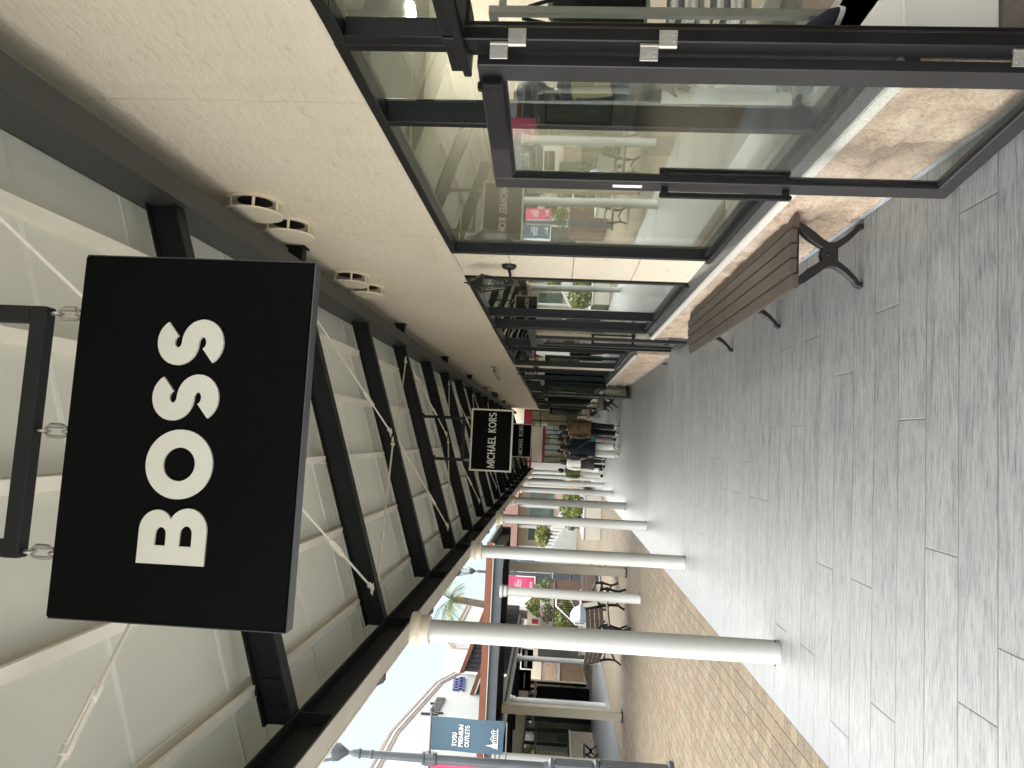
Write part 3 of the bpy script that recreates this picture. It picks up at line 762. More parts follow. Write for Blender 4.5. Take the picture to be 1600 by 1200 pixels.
def person(label, x, y, H, top, legs, hair, rz=0., stride=.16, coat_hem=.80, long_hair=0., sleeve=True, flare=1.0, shoe='sole', arms=(0, 0), wide=1., name='person', bodymat='skin', z0=0., base=None, trouser_flare=1.0, skirt=False):
    root = empty(name, (x, y, z0), label, 'person' if name == 'person' else 'mannequin', None, rz)
    J = skeleton(H, stride, arms)
    P = J[0]; k = H/1.70
    bd = body_mesh('body', J, bodymat, root)
    save = WM[root.name]; WM[root.name] = Matrix.Identity(4)      # clothing is modelled in the figure's own frame
    g = lambda n: Vector(P[n][0])
    b = MB(); hz = coat_hem*k; f = flare*wide
    b.loft([(0, 0, hz, .205*k*f, .155*k*f), (0, 0, hz+.015, .208*k*f, .158*k*f), (0, 0, (hz+1.12*k)/2, .20*k*wide, .145*k), (0, 0, 1.12*k, .188*k*wide, .132*k), (0, 0, 1.28*k, .205*k*wide, .138*k),
            (0, 0, 1.385*k, .185*k*wide, .118*k), (0, -.004*k, 1.435*k, .125*k, .095*k), (0, -.004*k, 1.465*k, .075*k, .07*k)], 22)
    b.build('jacket', top, root, smooth=True)
    for s_ in 'lr':
        b = MB(); sh_, el, wr = g('shoulder'+s_), g('elbow'+s_), g('wrist'+s_)
        b.tube([sh_ + Vector((-.03 if s_ == 'r' else .03, 0, .02))*k, sh_ + (el-sh_)*.2, el, el+(wr-el)*.55, el+(wr-el)*.93], [.075*k, .072*k, .060*k, .054*k, .046*k], 14); b.build('sleeve', top, root, smooth=True)
    if skirt:
        b = MB(); b.loft([(0, 0, .42*k, .25*k, .20*k), (0, 0, .62*k, .22*k, .175*k), (0, 0, .86*k, .185*k, .135*k), (0, 0, 1.04*k, .15*k, .11*k)], 22); b.build('skirt', legs, root, smooth=True)
    b = MB()
    for s_ in 'lr':
        hp, kn, an = g('hip'+s_), g('knee'+s_), g('ankle'+s_)
        b.tube([hp+Vector((0, 0, .07*k)), hp, hp+(kn-hp)*.5, kn, kn+(an-kn)*.5, an+Vector((0, 0, .03))*k], [.11*k, .112*k, .098*k, .080*k*trouser_flare, .074*k*trouser_flare, .072*k*trouser_flare], 16)
    b.loft([(0, 0, .86*k, .17*k, .125*k), (0, 0, .95*k, .17*k, .125*k), (0, 0, 1.05*k, .145*k, .105*k)], 18)
    b.build('trousers', 'blackcloth' if skirt else legs, root, smooth=True)
    for s_ in 'lr':
        an, to = g('ankle'+s_), g('toe'+s_)
        b = MB(); b.tube([an+Vector((0, -.05*k, -.045*k)), an+Vector((0, -.02*k, -.03*k)), (an+to)/2 + Vector((0, 0, -.018*k)), to+Vector((0, .0, .004*k)), to+Vector((0, .045*k, -.004*k))], [.03*k, (.055*k, .046*k), (.045*k, .048*k), (.034*k, .05*k), (.018*k, .03*k)], 14); b.build('shoe', shoe, root, smooth=True)
    if hair:
        b = MB(); b.ell((0, -.012*k, 1.625*k), .093*k, .108*k, .098*k, 18)
        b.ell((0, -.045*k, 1.585*k), .086*k, .078*k, .10*k, 18)
        if long_hair: b.loft([(0, -.05*k, (1.56-long_hair)*k, .06*k, .03*k), (0, -.06*k, (1.60-long_hair*.8)*k, .10*k, .05*k), (0, -.05*k, 1.50*k, .105*k, .07*k), (0, -.035*k, 1.60*k, .09*k, .085*k)], 18)
        b.build('hair', hair, root, smooth=True)
        b = MB()
        for sg in (-1, 1): b.ell((sg*.033*k, .102*k, 1.60*k), .013*k, .006*k, .007*k, 8)
        b.build('eyes', 'dark', root, smooth=True)
        b = MB(); b.ell((0, .108*k, 1.535*k), .024*k, .006*k, .007*k, 8); b.build('mouth', 'red', root, smooth=True)
    WM[root.name] = save
    return root, J

def local_parts(root):
    class L:
        def __enter__(s): s.sv = WM[root.name]; WM[root.name] = Matrix.Identity(4)
        def __exit__(s, *a): WM[root.name] = s.sv
    return L()
person('person walking away in a mottled brown jacket, black trousers and white trainers', .32, 20.6, 1.66, 'camo', 'blackcloth', 'hair', rz=R(-4), coat_hem=.80, wide=1.12, flare=1.02, stride=.12)
pn, _ = person('person walking away in a long navy coat and wide white trousers', -.24, 20.3, 1.60, 'navycloth', 'whitecloth', 'hair', rz=R(6), coat_hem=.70, wide=1.12, flare=1.18, stride=.09, trouser_flare=1.35, long_hair=.1)
tb = empty('shoulder_bag', (-.13, 20.15, .75), 'small teal shoulder bag slung behind the navy coat', 'bag')
TX = -.08
b = MB(); b.hexa([(-.05, 20.085, .68), (.15, 20.085, .70), (.15, 20.12, .70), (-.05, 20.12, .68), (-.03, 20.085, .80), (.13, 20.085, .83), (.13, 20.12, .83), (-.03, 20.12, .80)]); b.build('pouch', 'teal', tb, bevel=.02)
b = MB(); b.tube([(.02, 20.095, .81), (-.14, 20.10, 1.02), (-.28, 20.16, 1.26)], [(.008, .034)]*3, 8); b.build('strap', 'teal', tb)
for o_ in tb.children: o_.data.transform(Matrix.Translation((TX+.08, 0, 0)))
person('person half hidden behind the navy coat, in black with grey trousers', .17, 21.4, 1.56, 'blackcloth', 'greycloth', 'hair', rz=R(3), coat_hem=.82, stride=.12, shoe='blackcloth')
person('person with bare neck in a black jacket in the middle of the far group', -.02, 24.6, 1.66, 'blackcloth', 'browncloth', 'hair', rz=R(-5), coat_hem=.74, stride=.1, shoe='blackcloth')
person('person in a dark brown jacket seen just above the navy coat shoulder', -.42, 25.0, 1.66, 'browncloth', 'blackcloth', 'hair', rz=R(5), coat_hem=.76, stride=.1, shoe='blackcloth')
person('person with long reddish hair in a white blouse and dark skirt', -.78, 25.6, 1.57, 'whitecloth', 'browncloth', 'brownhair', rz=R(0), coat_hem=.92, stride=.12, long_hair=.16, skirt=True, shoe='blackcloth')
person('person walking in an olive green top and loose white trousers beside the columns', -1.12, 26.6, 1.60, 'olive', 'whitecloth', 'hair', rz=R(8), coat_hem=.88, stride=.12, shoe='blackcloth', trouser_flare=1.2, wide=1.05)
man, _ = person('dark grey mannequin in a navy jacket and cream trousers behind the near shop window', 2.02, 4.22, 1.66, 'navycloth', 'whitecloth', None, rz=R(75), stride=.04, coat_hem=.86, bodymat='mannequin', name='mannequin', z0=.40, shoe='blackcloth')
with local_parts(man):
    b = MB(); b.ell((0, .012, 1.57), .082, .10, .12, 18); b.build('head', 'mannequin', man, smooth=True)
    b = MB(); b.tube([(-.03, .10, 1.46), (-.05, .135, 1.35), (-.04, .14, 1.2)], [(.006, .016)]*3, 8); b.tube([(.03, .10, 1.46), (.05, .135, 1.35), (.04, .14, 1.2)], [(.006, .016)]*3, 8); b.build('lapel', 'whitecloth', man)
    b = MB(); b.tube([(-.185, -.02, 1.33), (-.24, -.03, 1.12)], [.079, .068], 14); b.tube([(.185, .0, 1.33), (.24, -.01, 1.12)], [.079, .068], 14); b.build('sleeve_panel', 'khaki', man, smooth=True)
m2, _ = person('mannequin in a grey outfit behind the second shop window', 2.1, 8.0, 1.64, 'greycloth', 'whitecloth', None, rz=R(95), stride=.05, coat_hem=.84, bodymat='mannequin', name='mannequin', z0=.40, shoe='blackcloth')
m3, _ = person('mannequin in a dark coat behind the window beyond the second door', 2.1, 13.3, 1.64, 'olive', 'blackcloth', None, rz=R(95), stride=.05, coat_hem=.6, bodymat='mannequin', name='mannequin', z0=.40, shoe='blackcloth')

# ------------------------------------------------------------------ canopy over the walkway
def rb(x): return 3.471 + .3155*(x+.05)      # underside of a rafter
def ry(k): return 3.83 + 2.03*k
can = empty('walkway_canopy', (0, 0, 3), 'sloping canopy of pale panels on black steel rafters over the plank walkway', 'canopy')
KS = range(-2, 17)
SL = math.atan(.3155); nrm = Vector((-math.sin(SL), 0, math.cos(SL)))
def sloped(mb, x0, x1, y0, y1, lo, hi):
    """box lying along the roof slope, between heights lo and hi above the rafter underside"""
    mb.hexa([(x0, y0, rb(x0)+lo), (x1, y0, rb(x1)+lo), (x1, y1, rb(x1)+lo), (x0, y1, rb(x0)+lo), (x0, y0, rb(x0)+hi), (x1, y0, rb(x1)+hi), (x1, y1, rb(x1)+hi), (x0, y1, rb(x0)+hi)])
for k in KS:
    y = ry(k); b = MB()
    sloped(b, -1.50, 1.175, y-.05, y+.05, 0, .012); sloped(b, -1.53, 1.17, y-.05, y+.05, .158, .17); sloped(b, -1.53, 1.17, y-.005, y+.005, .012, .158)
    rf = b.build('rafter', 'beam', can)
    b = MB()
    for s_ in (-1, 1): sloped(b, -1.50, -1.30, y+s_*.008-.004, y+s_*.008+.004, .02, .155)
    for q in (-1.44, -1.36):
        for z in (.055, .115): b.cyl((q, y-.022, rb(q)+z), (q, y-.006, rb(q)+z), .014, n=6)
    b.build('gusset', 'beam', rf)
PX = (.826, .281, -.252, -.805, -1.357)
for i, x in enumerate(PX):
    b = MB(); z = rb(x)+.252
    b.box(x-.024, x-.018, -.5, 37.6, z-.078, z-.002); b.box(x-.024, x+.03, -.5, 37.6, z-.084, z-.078); b.box(x+.024, x+.03, -.5, 37.6, z-.0778, z-.064); b.box(x-.0239, x+.03, -.5, 37.6, z-.004, z+.002)
    for k in KS:
        y = ry(k)
        for s_ in (-1, 1): b.box(x-.030, x-.0241, y+s_*.07-.022, y+s_*.07+.022, z-.096, z-.01); b.cyl((x-.036, y+s_*.07, z-.05), (x-.030, y+s_*.07, z-.05), .007, n=6)
    b.build('purlin', 'cream', can)
b = MB(); sloped(b, -1.74, 1.475, -.6, 37.8, .256, .30); b.build('roof_panel', 'deck', can)
b = MB()
for k in KS:
    y = ry(k)
    for q in (.14, 1.05, 1.89): sloped(b, -1.70, 1.47, y+q-.012, y+q+.012, .2485, .2565)
b.build('joint_strip', 'strip', can)
b = MB(); b.box(1.17, 1.30, -.6, 37.8, 3.80, 3.81); b.box(1.17, 1.30, -.6, 37.8, 4.085, 4.095); b.box(1.172, 1.18, -.6, 37.8, 3.81, 4.085); b.build('wall_beam', 'wbeam', can)
for k in KS[1::2]:
    y = ry(k); b = MB(); b.box(1.30, WX-.012, y-.05, y+.05, 3.88, 4.0); b.box(WX-.012, WX, y-.07, y+.07, 3.86, 4.02)
    b.build('wall_bracket', 'beam', can)
b = MB(); b.box(-1.605, -1.455, -.6, 37.8, 3.0, 3.012); b.box(-1.605, -1.455, -.6, 37.8, 2.812, 2.824); b.box(-1.5345, -1.5255, -.6, 37.8, 2.824, 3.0)
for k in KS: b.box(-1.5255, -1.46, ry(k)-.005, ry(k)+.005, 2.824, 3.0)
b.build('front_beam', 'beam', can)
b = MB(); b.box(-1.59, -1.46, -.6, 37.8, 2.805, 2.8115); b.build('soffit_strip', 'soffit', can)
b = MB(); b.box(-1.74, -1.61, -.6, 37.8, 2.90, 2.915); b.box(-1.755, -1.742, -.6, 37.8, 2.90, 3.27); b.box(-1.622, -1.61, -.6, 37.8, 2.915, 3.05); b.build('gutter', 'cream', can)
for y in (1.0, 3.2, 5.15, 7.15, 9.2, 11.2, 13.2, 15.2, 17.3, 21.3, 25.4, 29.4):
    MB().hexa([(-1.72, y-.03, 2.85), (-1.67, y-.03, 2.85), (-1.67, y+.03, 2.85), (-1.72, y+.03, 2.85), (-1.745, y-.045, 2.90), (-1.65, y-.045, 2.90), (-1.65, y+.045, 2.90), (-1.745, y+.045, 2.90)]).build('gutter_outlet', 'wbeam', can, bevel=.006)
def rod(k0, x0, k1, x1):
    a = Vector((x0, ry(k0)+.06, rb(x0)+.03)); c = Vector((x1, ry(k1)-.06, rb(x1)+.03))
    e = (c-a).normalized()
    b = MB(); b.cyl(a+e*.09, c-e*.09, .0085, n=8); rd = b.build('brace_rod', 'cream', can, smooth=True)
    q = a + (c-a)*(.62 if x1 < x0 else .2); b = MB(); sd_ = e.cross(Vector((0, 0, 1))).normalized()
    for s_ in (-1, 1): b.cyl(q+sd_*.018*s_, q+e*.2+sd_*.018*s_, .007, n=6)
    b.cyl(q-e*.03, q+e*.02, .018, n=8); b.cyl(q+e*.18, q+e*.23, .018, n=8)
    b.build('turnbuckle', 'cream', rd)
    for p_, s_ in ((a, 1), (c, -1)):
        b = MB(); b.bar(p_, p_+e*s_*.10, .034, .018); b.cyl(p_+e*s_*.075+Vector((0, 0, -.02)), p_+e*s_*.075+Vector((0, 0, .02)), .012, n=8)
        b.hexa([p_+Vector(v) for v in ((-.05, -.002, -.003), (.05, -.002, -.003), (.015, s_*.07, -.003), (-.015, s_*.07, -.003), (-.05, -.002, .003), (.05, -.002, .003), (.015, s_*.07, .003), (-.015, s_*.07, .003))])
        b.build('clevis', 'cream', rd)
for k in range(-1, 15, 2):
    rod(k, .98, k+1, -.02); rod(k, -1.24, k+1, -.10); rod(k+1, -.02, k+2, -1.24); rod(k+1, -.10, k+2, .98)

# columns along the edge
def make_column(x, y, h, label, group, cap='capst', body='white', r0=.088, r1=.080):
    t = empty('column', (x, y, 0), label, 'column', group)
    b = MB(); b.lathe([(r0+.003, 0), (r0+.003, .02), (r0, .024), (r0, h*.3), (r1, h-.14)], (x, y, 0), 36); b.build('shaft', body, t, smooth=True)
    b = MB(); b.lathe([(r1, h-.145), (.107, h-.142), (.112, h-.13), (.112, h-.088), (.104, h-.078), (.110, h-.07), (.128, h-.058), (.132, h-.045), (.132, h-.012), (.128, h-.001)], (x, y, 0), 36); b.build('cap', cap, t, smooth=True)
    b = MB()
    for a in (200, 340): b.cyl((x+r0*1.0*math.cos(R(a)), y+r0*math.sin(R(a)), .03), (x+(r0+.012)*math.cos(R(a)), y+(r0+.012)*math.sin(R(a)), .03), .006, n=6)
    b.build('bolt', 'iron', t)
    return t
c0 = make_column(-1.53, 5.82, 2.805, 'white round column standing nearest along the walkway edge', 'white round columns along the walkway edge')
for i in range(1, 8):
    dup(c0, (-1.53, 5.82+4.06*i, 0), '%s white round column from the near end of the walkway row' % ORD(i))

# ------------------------------------------------------------------ hanging signs
def chain(mb, a, bq):
    a, bq = Vector(a), Vector(bq); n = 3; L = (bq-a).length
    lens = [.22, .56, .22]; t = 0
    for i, f in enumerate(lens):
        p0 = a+(bq-a)*max(0, t-.05); t += f; p1 = a+(bq-a)*min(1, t+.05); c_ = (p0+p1)/2; hl = (p1-p0).length/2; wv = Vector((1, 0, 0)) if i % 2 else Vector((0, 1, 0))
        up = (bq-a).normalized(); wd = .013
        pts = []
        for q in range(16):
            an = q*math.pi/8; cs, sn = math.cos(an), math.sin(an)
            pts.append(c_ + wv*wd*cs + up*(sn*wd + (hl-wd)*(1 if sn > 0 else -1)*(1 if abs(sn) > .01 else 0)))
        mb.tube(pts, .004, 6, closed=True)
        if i == 1: mb.cyl(c_+wv*wd+up*(-.016), c_+wv*wd+up*.016, .0065, n=6)
def hanging_sign(x0, x1, y, z0, z1, lines, label, border, yaw=0., bracket_label=None, by=None, chains=3):
    cx = (x0+x1)/2; wd = x1-x0
    t = empty('hanging_sign', (cx, y, z0), label, 'sign', 'black hanging shop signs', 0.)
    F = Matrix.Translation((cx, y, 0)) @ Matrix.Rotation(yaw, 4, 'Z')
    MB().box(-wd/2, wd/2, -.019, .019, z0+.0035, z1, F).build('board', 'board', t, bevel=.003)
    b = MB(); b.box(-wd/2+.001, wd/2-.001, -.018, .018, z0, z0+.003, F)
    for q in (-wd/2-.0025, wd/2+.0005): b.box(q, q+.002, -.018, .018, z0+.004, z1-.004, F)
    b.build('edge_trim', 'edgegrey', t)
    if border:
        b = MB(); q = .022
        for s_ in (-1, 1):
            yy = sorted((s_*.0195, s_*.025))
            b.box(-wd/2, wd/2, yy[0], yy[1], z0, z0+q, F); b.box(-wd/2, wd/2, yy[0], yy[1], z1-q, z1, F)
            b.box(-wd/2, -wd/2+q, yy[0], yy[1], z0+q, z1-q, F); b.box(wd/2-q, wd/2, yy[0], yy[1], z0+q, z1-q, F)
        b.build('border', 'ivory', t)
    for txt, u0, u1, v, cap, s_, tr in lines:
        f = lambda u_, v_, w_: F @ Vector((u0-cx+u_, -.0192-w_, v+v_))
        text(txt, f, cap, s_, .006, 'lettering', 'letter', t, tr, u1-u0)
        f2 = lambda u_, v_, w_: F @ Vector((u1-cx-u_, .0192+w_, v+v_))
        text(txt, f2, cap, s_, .006, 'lettering', 'letter', t, tr, u1-u0)
    zb = z1 + .085; by = y if by is None else by
    hw = .30
    for q in ([-.285, .0, .285] if chains == 3 else [-.3, .3]):
        b = MB(); chain(b, F @ Vector((q, 0, zb-.005)), F @ Vector((q, 0, z1-.005))); b.build('chain', 'steel', t, smooth=True)
    bt = empty('sign_bracket', (cx, y, zb), bracket_label, 'bracket', 'sign brackets under the canopy')
    b = MB(); X0, X1 = cx-hw, cx+hw
    b.box(-hw, hw, -.019, .019, zb, zb+.04, F)
    for q in (-hw, hw-.04): b.box(q, q+.04, -.018, .018, zb+.04, rb(cx+q)+.02, F)
    b.build('frame', 'beam', bt, bevel=.003, seg=1)
    b = MB()
    for q in (X0+.02, X1-.02): b.box(q-.045, q+.045, min(y, by)-.05, max(y, by)+.05, rb(q)-.012+.0, rb(q)+.003)
    b.build('plate', 'beam', bt)
    return t
hanging_sign(-.466, .390, 1.70, 2.336, 2.906, [('BOSS', -.330, .242, 2.541, .160, .262, .13)], 'large black hanging sign with bold white BOSS lettering close to the camera', False, R(2.0), 'dark steel frame bracket holding the big lettered sign nearest the camera', 1.78)
hanging_sign(-.476, .362, 9.92, 2.327, 2.893, [('MICHAEL KORS', -.424, .312, 2.553, .104, .155, .17)], 'black sign with ivory border and white MICHAEL KORS lettering, the nearer of two', True, 0, 'dark frame bracket of the nearer ivory bordered sign')
hanging_sign(-.485, .335, 18.05, 2.33, 2.895, [('MICHAEL KORS', -.430, .290, 2.548, .098, .155, .17)], 'smaller looking black MICHAEL KORS sign hanging further along, partly hidden', True, 0, 'dark frame bracket of the further bordered sign')

# ------------------------------------------------------------------ wall fittings
def vent_cap(y, z, rr=.135):
    t = empty('wall_vent', (WX, y, z), None, 'vent', 'round vents high on the stucco wall')
    b = MB(); b.lathe([(rr*.98, -.001), (rr, -.02), (rr*.93, -.022), (rr*.62, -.006), (.0, -.005)], (WX, y, z), 32, 'X'); b.build('flange', 'vent', t, smooth=True)
    b = MB(); b.lathe([(0, -.012), (rr*.62, -.012), (rr*.62, -.008), (0, -.008)], (WX, y, z), 28, 'X'); b.build('duct_mouth', 'dark', t)
    b = MB(); b.lathe([(0, -.100), (rr*1.02, -.100), (rr*1.03, -.096), (rr*1.02, -.088), (0, -.088)], (WX, y, z), 36, 'X'); b.build('disc', 'vent', t, smooth=True)
    for a in (20, 80, 140, 200, 260, 320):
        b = MB(); b.bar((WX-.02, y+rr*.9*math.cos(R(a)), z+rr*.9*math.sin(R(a))), (WX-.09, y+rr*.9*math.cos(R(a)), z+rr*.9*math.sin(R(a))), .018, .006, (0, math.cos(R(a)), math.sin(R(a))))
        b.build('stay', 'vent', t)
    return t
v0 = vent_cap(4.66, 3.80, .182)
v0['label'] = 'round beige disc vent nearest the camera on the stucco wall'
for (y, z, lb) in ((5.17, 3.76, 'round beige disc vent second along the wall, just below the nearest one'), (6.86, 3.78, 'first disc vent of the pair beyond the big sign edge'), (7.40, 3.76, 'second disc vent of the pair beyond the big sign edge'),
                   (21.9, 3.82, 'small distant disc vent above the bent floodlight'), (22.6, 3.80, 'small distant disc vent next to the black floodlight'), (33.0, 3.80, 'tiny disc vent near the far end of the wall')):
    c = dup(v0, (WX, y, z), lb)

def coach_lamp(y, z):
    t = empty('coach_lamp', (WX, y, z), None, 'wall lamp', 'black coach lamps on the wall')
    b = MB(); b.lathe([(.0, -.03), (.05, -.03), (.062, -.018), (.066, -.001)], (WX, y, z), 18, 'X'); b.build('wall_plate', 'iron', t, smooth=True)
    lx = WX-.165
    b = MB(); b.tube([(WX-.02, y, z), (WX-.07, y, z-.01), (WX-.13, y, z-.022), (lx, y, z-.012), (lx, y, z+.03)], [.016, .013, .012, .014, .022], 10); b.lathe([(.0, -.05), (.012, -.04), (.012, .02), (.0, .03)], (lx, y, z), 10); b.build('arm', 'iron', t, smooth=True)
    b = MB(); n = 6
    for k in range(n):
        a0, a1 = k*2*math.pi/n, (k+1)*2*math.pi/n
        p = lambda a, r_, h: (lx+r_*math.cos(a), y+r_*math.sin(a), z+h)
        b.bar(p(a0, .046, .03), p(a0, .072, .22), .011, .011, (0, 1, .01))
        b.bar(p(a0, .072, .222), p(a1, .072, .222), .014, .016); b.bar(p(a0, .046, .03), p(a1, .046, .03), .012, .014)
    b.build('cage', 'iron', t)
    b = MB(); b.lathe([(.088, .226), (.086, .24), (.055, .275), (.022, .315), (.016, .33), (.02, .345), (.007, .36), (.005, .385), (.0, .39)], (lx, y, z), 6); b.build('roof', 'iron', t)
    b = MB(); b.rings([[Vector((lx+r_*math.cos(k*math.pi/3), y+r_*math.sin(k*math.pi/3), z+h)) for k in range(6)] for r_, h in ((.043, .034), (.068, .218))], cap=False); b.build('glass_pane', 'lampglass', t)
    return t
l0 = coach_lamp(6.27, 2.215); l0['label'] = 'black coach lamp on the pillar between the two nearest windows'
for i, (y, lb) in enumerate(((15.2, 'black coach lamp on the narrow pillar past the second doorway'), (23.2, 'third black coach lamp along the wall'), (31.5, 'smallest black coach lamp, at the far end of the wall'))):
    dup(l0, (WX, y, 2.215), lb)
t = empty('security_camera', (WX, 15.6, 3.12), 'pale grey bullet camera bracketed on the stucco wall', 'camera')
MB().box(WX-.015, WX, 15.54, 15.66, 3.08, 3.2).build('wall_plate', 'steel', t, bevel=.004)
b = MB(); b.tube([(WX-.012, 15.6, 3.14), (WX-.10, 15.6, 3.13), (WX-.15, 15.62, 3.10)], .016, 8); b.build('arm', 'steel', t, smooth=True)
b = MB(); b.cyl((WX-.10, 15.50, 3.10), (WX-.24, 15.82, 3.02), .045, n=16); b.build('housing', 'steel', t, smooth=True)
t = empty('floodlight', (WX, 23.6, 3.9), 'black floodlight below the distant vents on the wall', 'floodlight')
b = MB(); b.box(WX-.05, WX, 23.5, 23.7, 3.8, 3.95); b.build('wall_plate', 'iron', t)
b = MB(); b.hexa([(WX-.26, 23.42, 3.66), (WX-.10, 23.42, 3.66), (WX-.10, 23.78, 3.66), (WX-.26, 23.78, 3.66), (WX-.22, 23.42, 3.86), (WX-.05, 23.42, 3.88), (WX-.05, 23.78, 3.88), (WX-.22, 23.78, 3.86)]); b.build('housing', 'iron', t, bevel=.01)
def door_stop(x, y, lb):
    t = empty('door_stop', (x, y, 0), lb, 'door stop', 'floor door stops')
    MB().lathe([(.03, 0), (.03, .006), (.012, .012), (.012, .05), (.016, .055), (.016, .07), (0, .074)], (x, y, 0), 14).build('post', 'iron', t, smooth=True)
    return t
door_stop(1.30, 12.0, 'small black door stop on the planks beyond the second doorway')

# ------------------------------------------------------------------ benches
def x_leg(mb, f, w=.40, h=.40, depth=.05):
    """cast X-shaped leg drawn in (u across, v up)"""
    for s_ in (-1, 1):
        up = [(s_*(w/2-.014), h-.012), (s_*.150, h-.055), (s_*.112, h-.10), (s_*.072, h-.155), (s_*.046, h*.5), (s_*.056, h*.38), (s_*.096, h*.24), (s_*.148, h*.11), (s_*.172, .03), (s_*.176, .0)]
        mb.ribbon(up, [.024, .05, .058, .05, .05, .042, .035, .030, .028, .034], f, depth)
    mb.prism([(-.06, h*.36), (.06, h*.36), (.052, h*.5), (.06, h*.58), (0, h*.61), (-.06, h*.58), (-.052, h*.5)], lambda u_, v_, w_: f(u_, v_, w_+.0006), depth-.0012)
    mb.prism([(-w/2, h-.03), (w/2, h-.03), (w/2, h), (-w/2, h)], lambda u_, v_, w_: f(u_, v_, w_+.0003), depth-.0006)
def flat_bench(x, y, L, label):
    t = empty('park_bench', (x, y, 0), label, 'bench', 'backless slatted benches along the shop wall')
    legs = [.09, L/2, L-.09]
    for q in legs:
        b = MB(); x_leg(b, lambda u_, v_, w_: Vector((x+u_, y+q-.025+w_, v_)))
        b.cyl((x, y+q-.03, .20), (x, y+q+.03, .20), .012, n=10)
        b.build('leg', 'iron', t, bevel=.004, seg=1)
    b = MB()
    for i in range(5):
        c = x-.178+i*.089; dz = -.012 if i in (0, 4) else 0
        for y0, y1 in ((0, L/2-.003), (L/2+.003, L)):
            b.hexa([(c-.041, y+y0, .402+dz), (c+.041, y+y0, .402+dz), (c+.041, y+y1, .402+dz), (c-.041, y+y1, .402+dz), (c-.041, y+y0, .438+dz-(.012 if i == 0 else 0)), (c+.041, y+y0, .438+dz-(.012 if i == 4 else 0)), (c+.041, y+y1, .438+dz-(.012 if i == 4 else 0)), (c-.041, y+y1, .438+dz-(.012 if i == 0 else 0))])
    b.build('seat', 'slat', t, bevel=.005, seg=2)
    return t
b0 = flat_bench(1.155, 4.28, 3.34, 'long backless brown slatted bench with black X legs nearest the camera by the stone base')
dup(b0, (1.155, 21.3, 0), 'brown slatted bench with X legs beyond the second doorway, beside the walking group')
dup(b0, (1.155, 29.6, 0), 'farthest slatted bench with X legs along the shop wall')

def back_bench(x, y, rz, label, arms=True):
    t = empty('park_bench', (x, y, 0), label, 'bench', 'plaza benches with backrests', rz)
    sv = WM[t.name]; WM[t.name] = Matrix.Identity(4)
    b = MB()
    for i in range(4): b.box(-.78, .78, -.21+i*.105, -.115+i*.105, .42-.008*i, .45-.008*i)
    b.build('seat', 'plazaslat', t, bevel=.006)
    b = MB()
    for i in range(4):
        q = .50+i*.10; yy = .235+i*.028
        b.hexa([(-.78, yy, q), (.78, yy, q), (.78, yy+.03, q), (-.78, yy+.03, q), (-.78, yy+.024, q+.088), (.78, yy+.024, q+.088), (.78, yy+.054, q+.088), (-.78, yy+.054, q+.088)])
    b.build('backrest', 'plazaslat', t, bevel=.006)
    for q in (-.72, .72):
        b = MB(); f = lambda u_, v_, w_: Vector((q-.025+w_, u_, v_))
        b.ribbon([(-.24, 0), (-.17, .16), (-.20, .30), (-.24, .42), (-.20, .58), (-.05, .62), (.16, .60), (.24, .52)], [.035, .035, .04, .05, .035, .035, .035, .035], f, .05)
        b.ribbon([(.30, 0), (.20, .14), (.19, .30), (.22, .45), (.29, .70), (.34, .90)], [.035, .035, .045, .05, .04, .03], f, .05)
        b.ribbon([(-.22, .40), (.22, .38)], .035, lambda u_, v_, w_: f(u_, v_, w_+.001), .048)
        b.ribbon([(-.17, .16), (0, .24), (.20, .14)], .03, lambda u_, v_, w_: f(u_, v_, w_+.002), .046)
        b.build('leg', 'iron', t)
    WM[t.name] = sv
    return t
bb = back_bench(-3.85, 16.7, R(68), 'plaza bench with a slatted back standing between the terracotta canopy columns')
dup(bb, (-3.6, 20.0, 0), 'plaza bench with slatted back standing deeper in the plaza, beyond the square canopy post', R(72))
dup(bb, (-4.6, 17.3, 0), 'plaza bench facing away, partly behind the nearest white column', R(118))

# ------------------------------------------------------------------ plaza canopy across the view
def box_thing(): pass
L1 = empty('plaza_canopy', (-6, 14.4, 2.9), 'flat canopy with terracotta fascia crossing the plaza', 'canopy')
MB().box(-10.2, -2.05, 14.36, 14.40, 2.862, 2.985).build('fascia', 'terracotta', L1, bevel=.004)
MB().box(-10.2, -2.07, 14.375, 14.41, 2.842, 2.8615).build('trim_strip', 'cream', L1)
b = MB(); b.box(-10.2, -2.1, 14.43, 14.56, 2.665, 2.68); b.box(-10.2, -2.1, 14.43, 14.56, 2.822, 2.838); b.box(-10.2, -2.1, 14.445, 14.455, 2.68, 2.822)
for x in (-2.98, -6.1, -8.6): b.box(x-.10, x+.10, 14.425, 14.565, 2.64, 2.664); b.box(x-.07, x-.06, 14.432, 14.445, 2.682, 2.82)
b.build('front_beam', 'bluegrey', L1)
b = MB(); b.box(-10.2, -2.05, 14.401, 18.0, 2.93, 2.975); b.build('roof', 'bluegrey', L1)
for x in (-2.3, -4.3, -6.3, -8.3, -10): MB().box(x-.05, x+.05, 14.57, 17.9, 2.72, 2.92).build('rafter', 'beam', L1)
MB().box(-10.2, -2.1, 17.3, 17.42, 2.70, 2.90).build('rear_beam', 'beam', L1)
for x in (-3.3, -5.3, -7.3, -9.3):
    b = MB(); b.cyl((x-.9, 14.6, 2.80), (x+.9, 17.3, 2.80), .012, n=6); b.build('brace_rod', 'cream', L1)
cgrp = 'white columns under the plaza canopy'
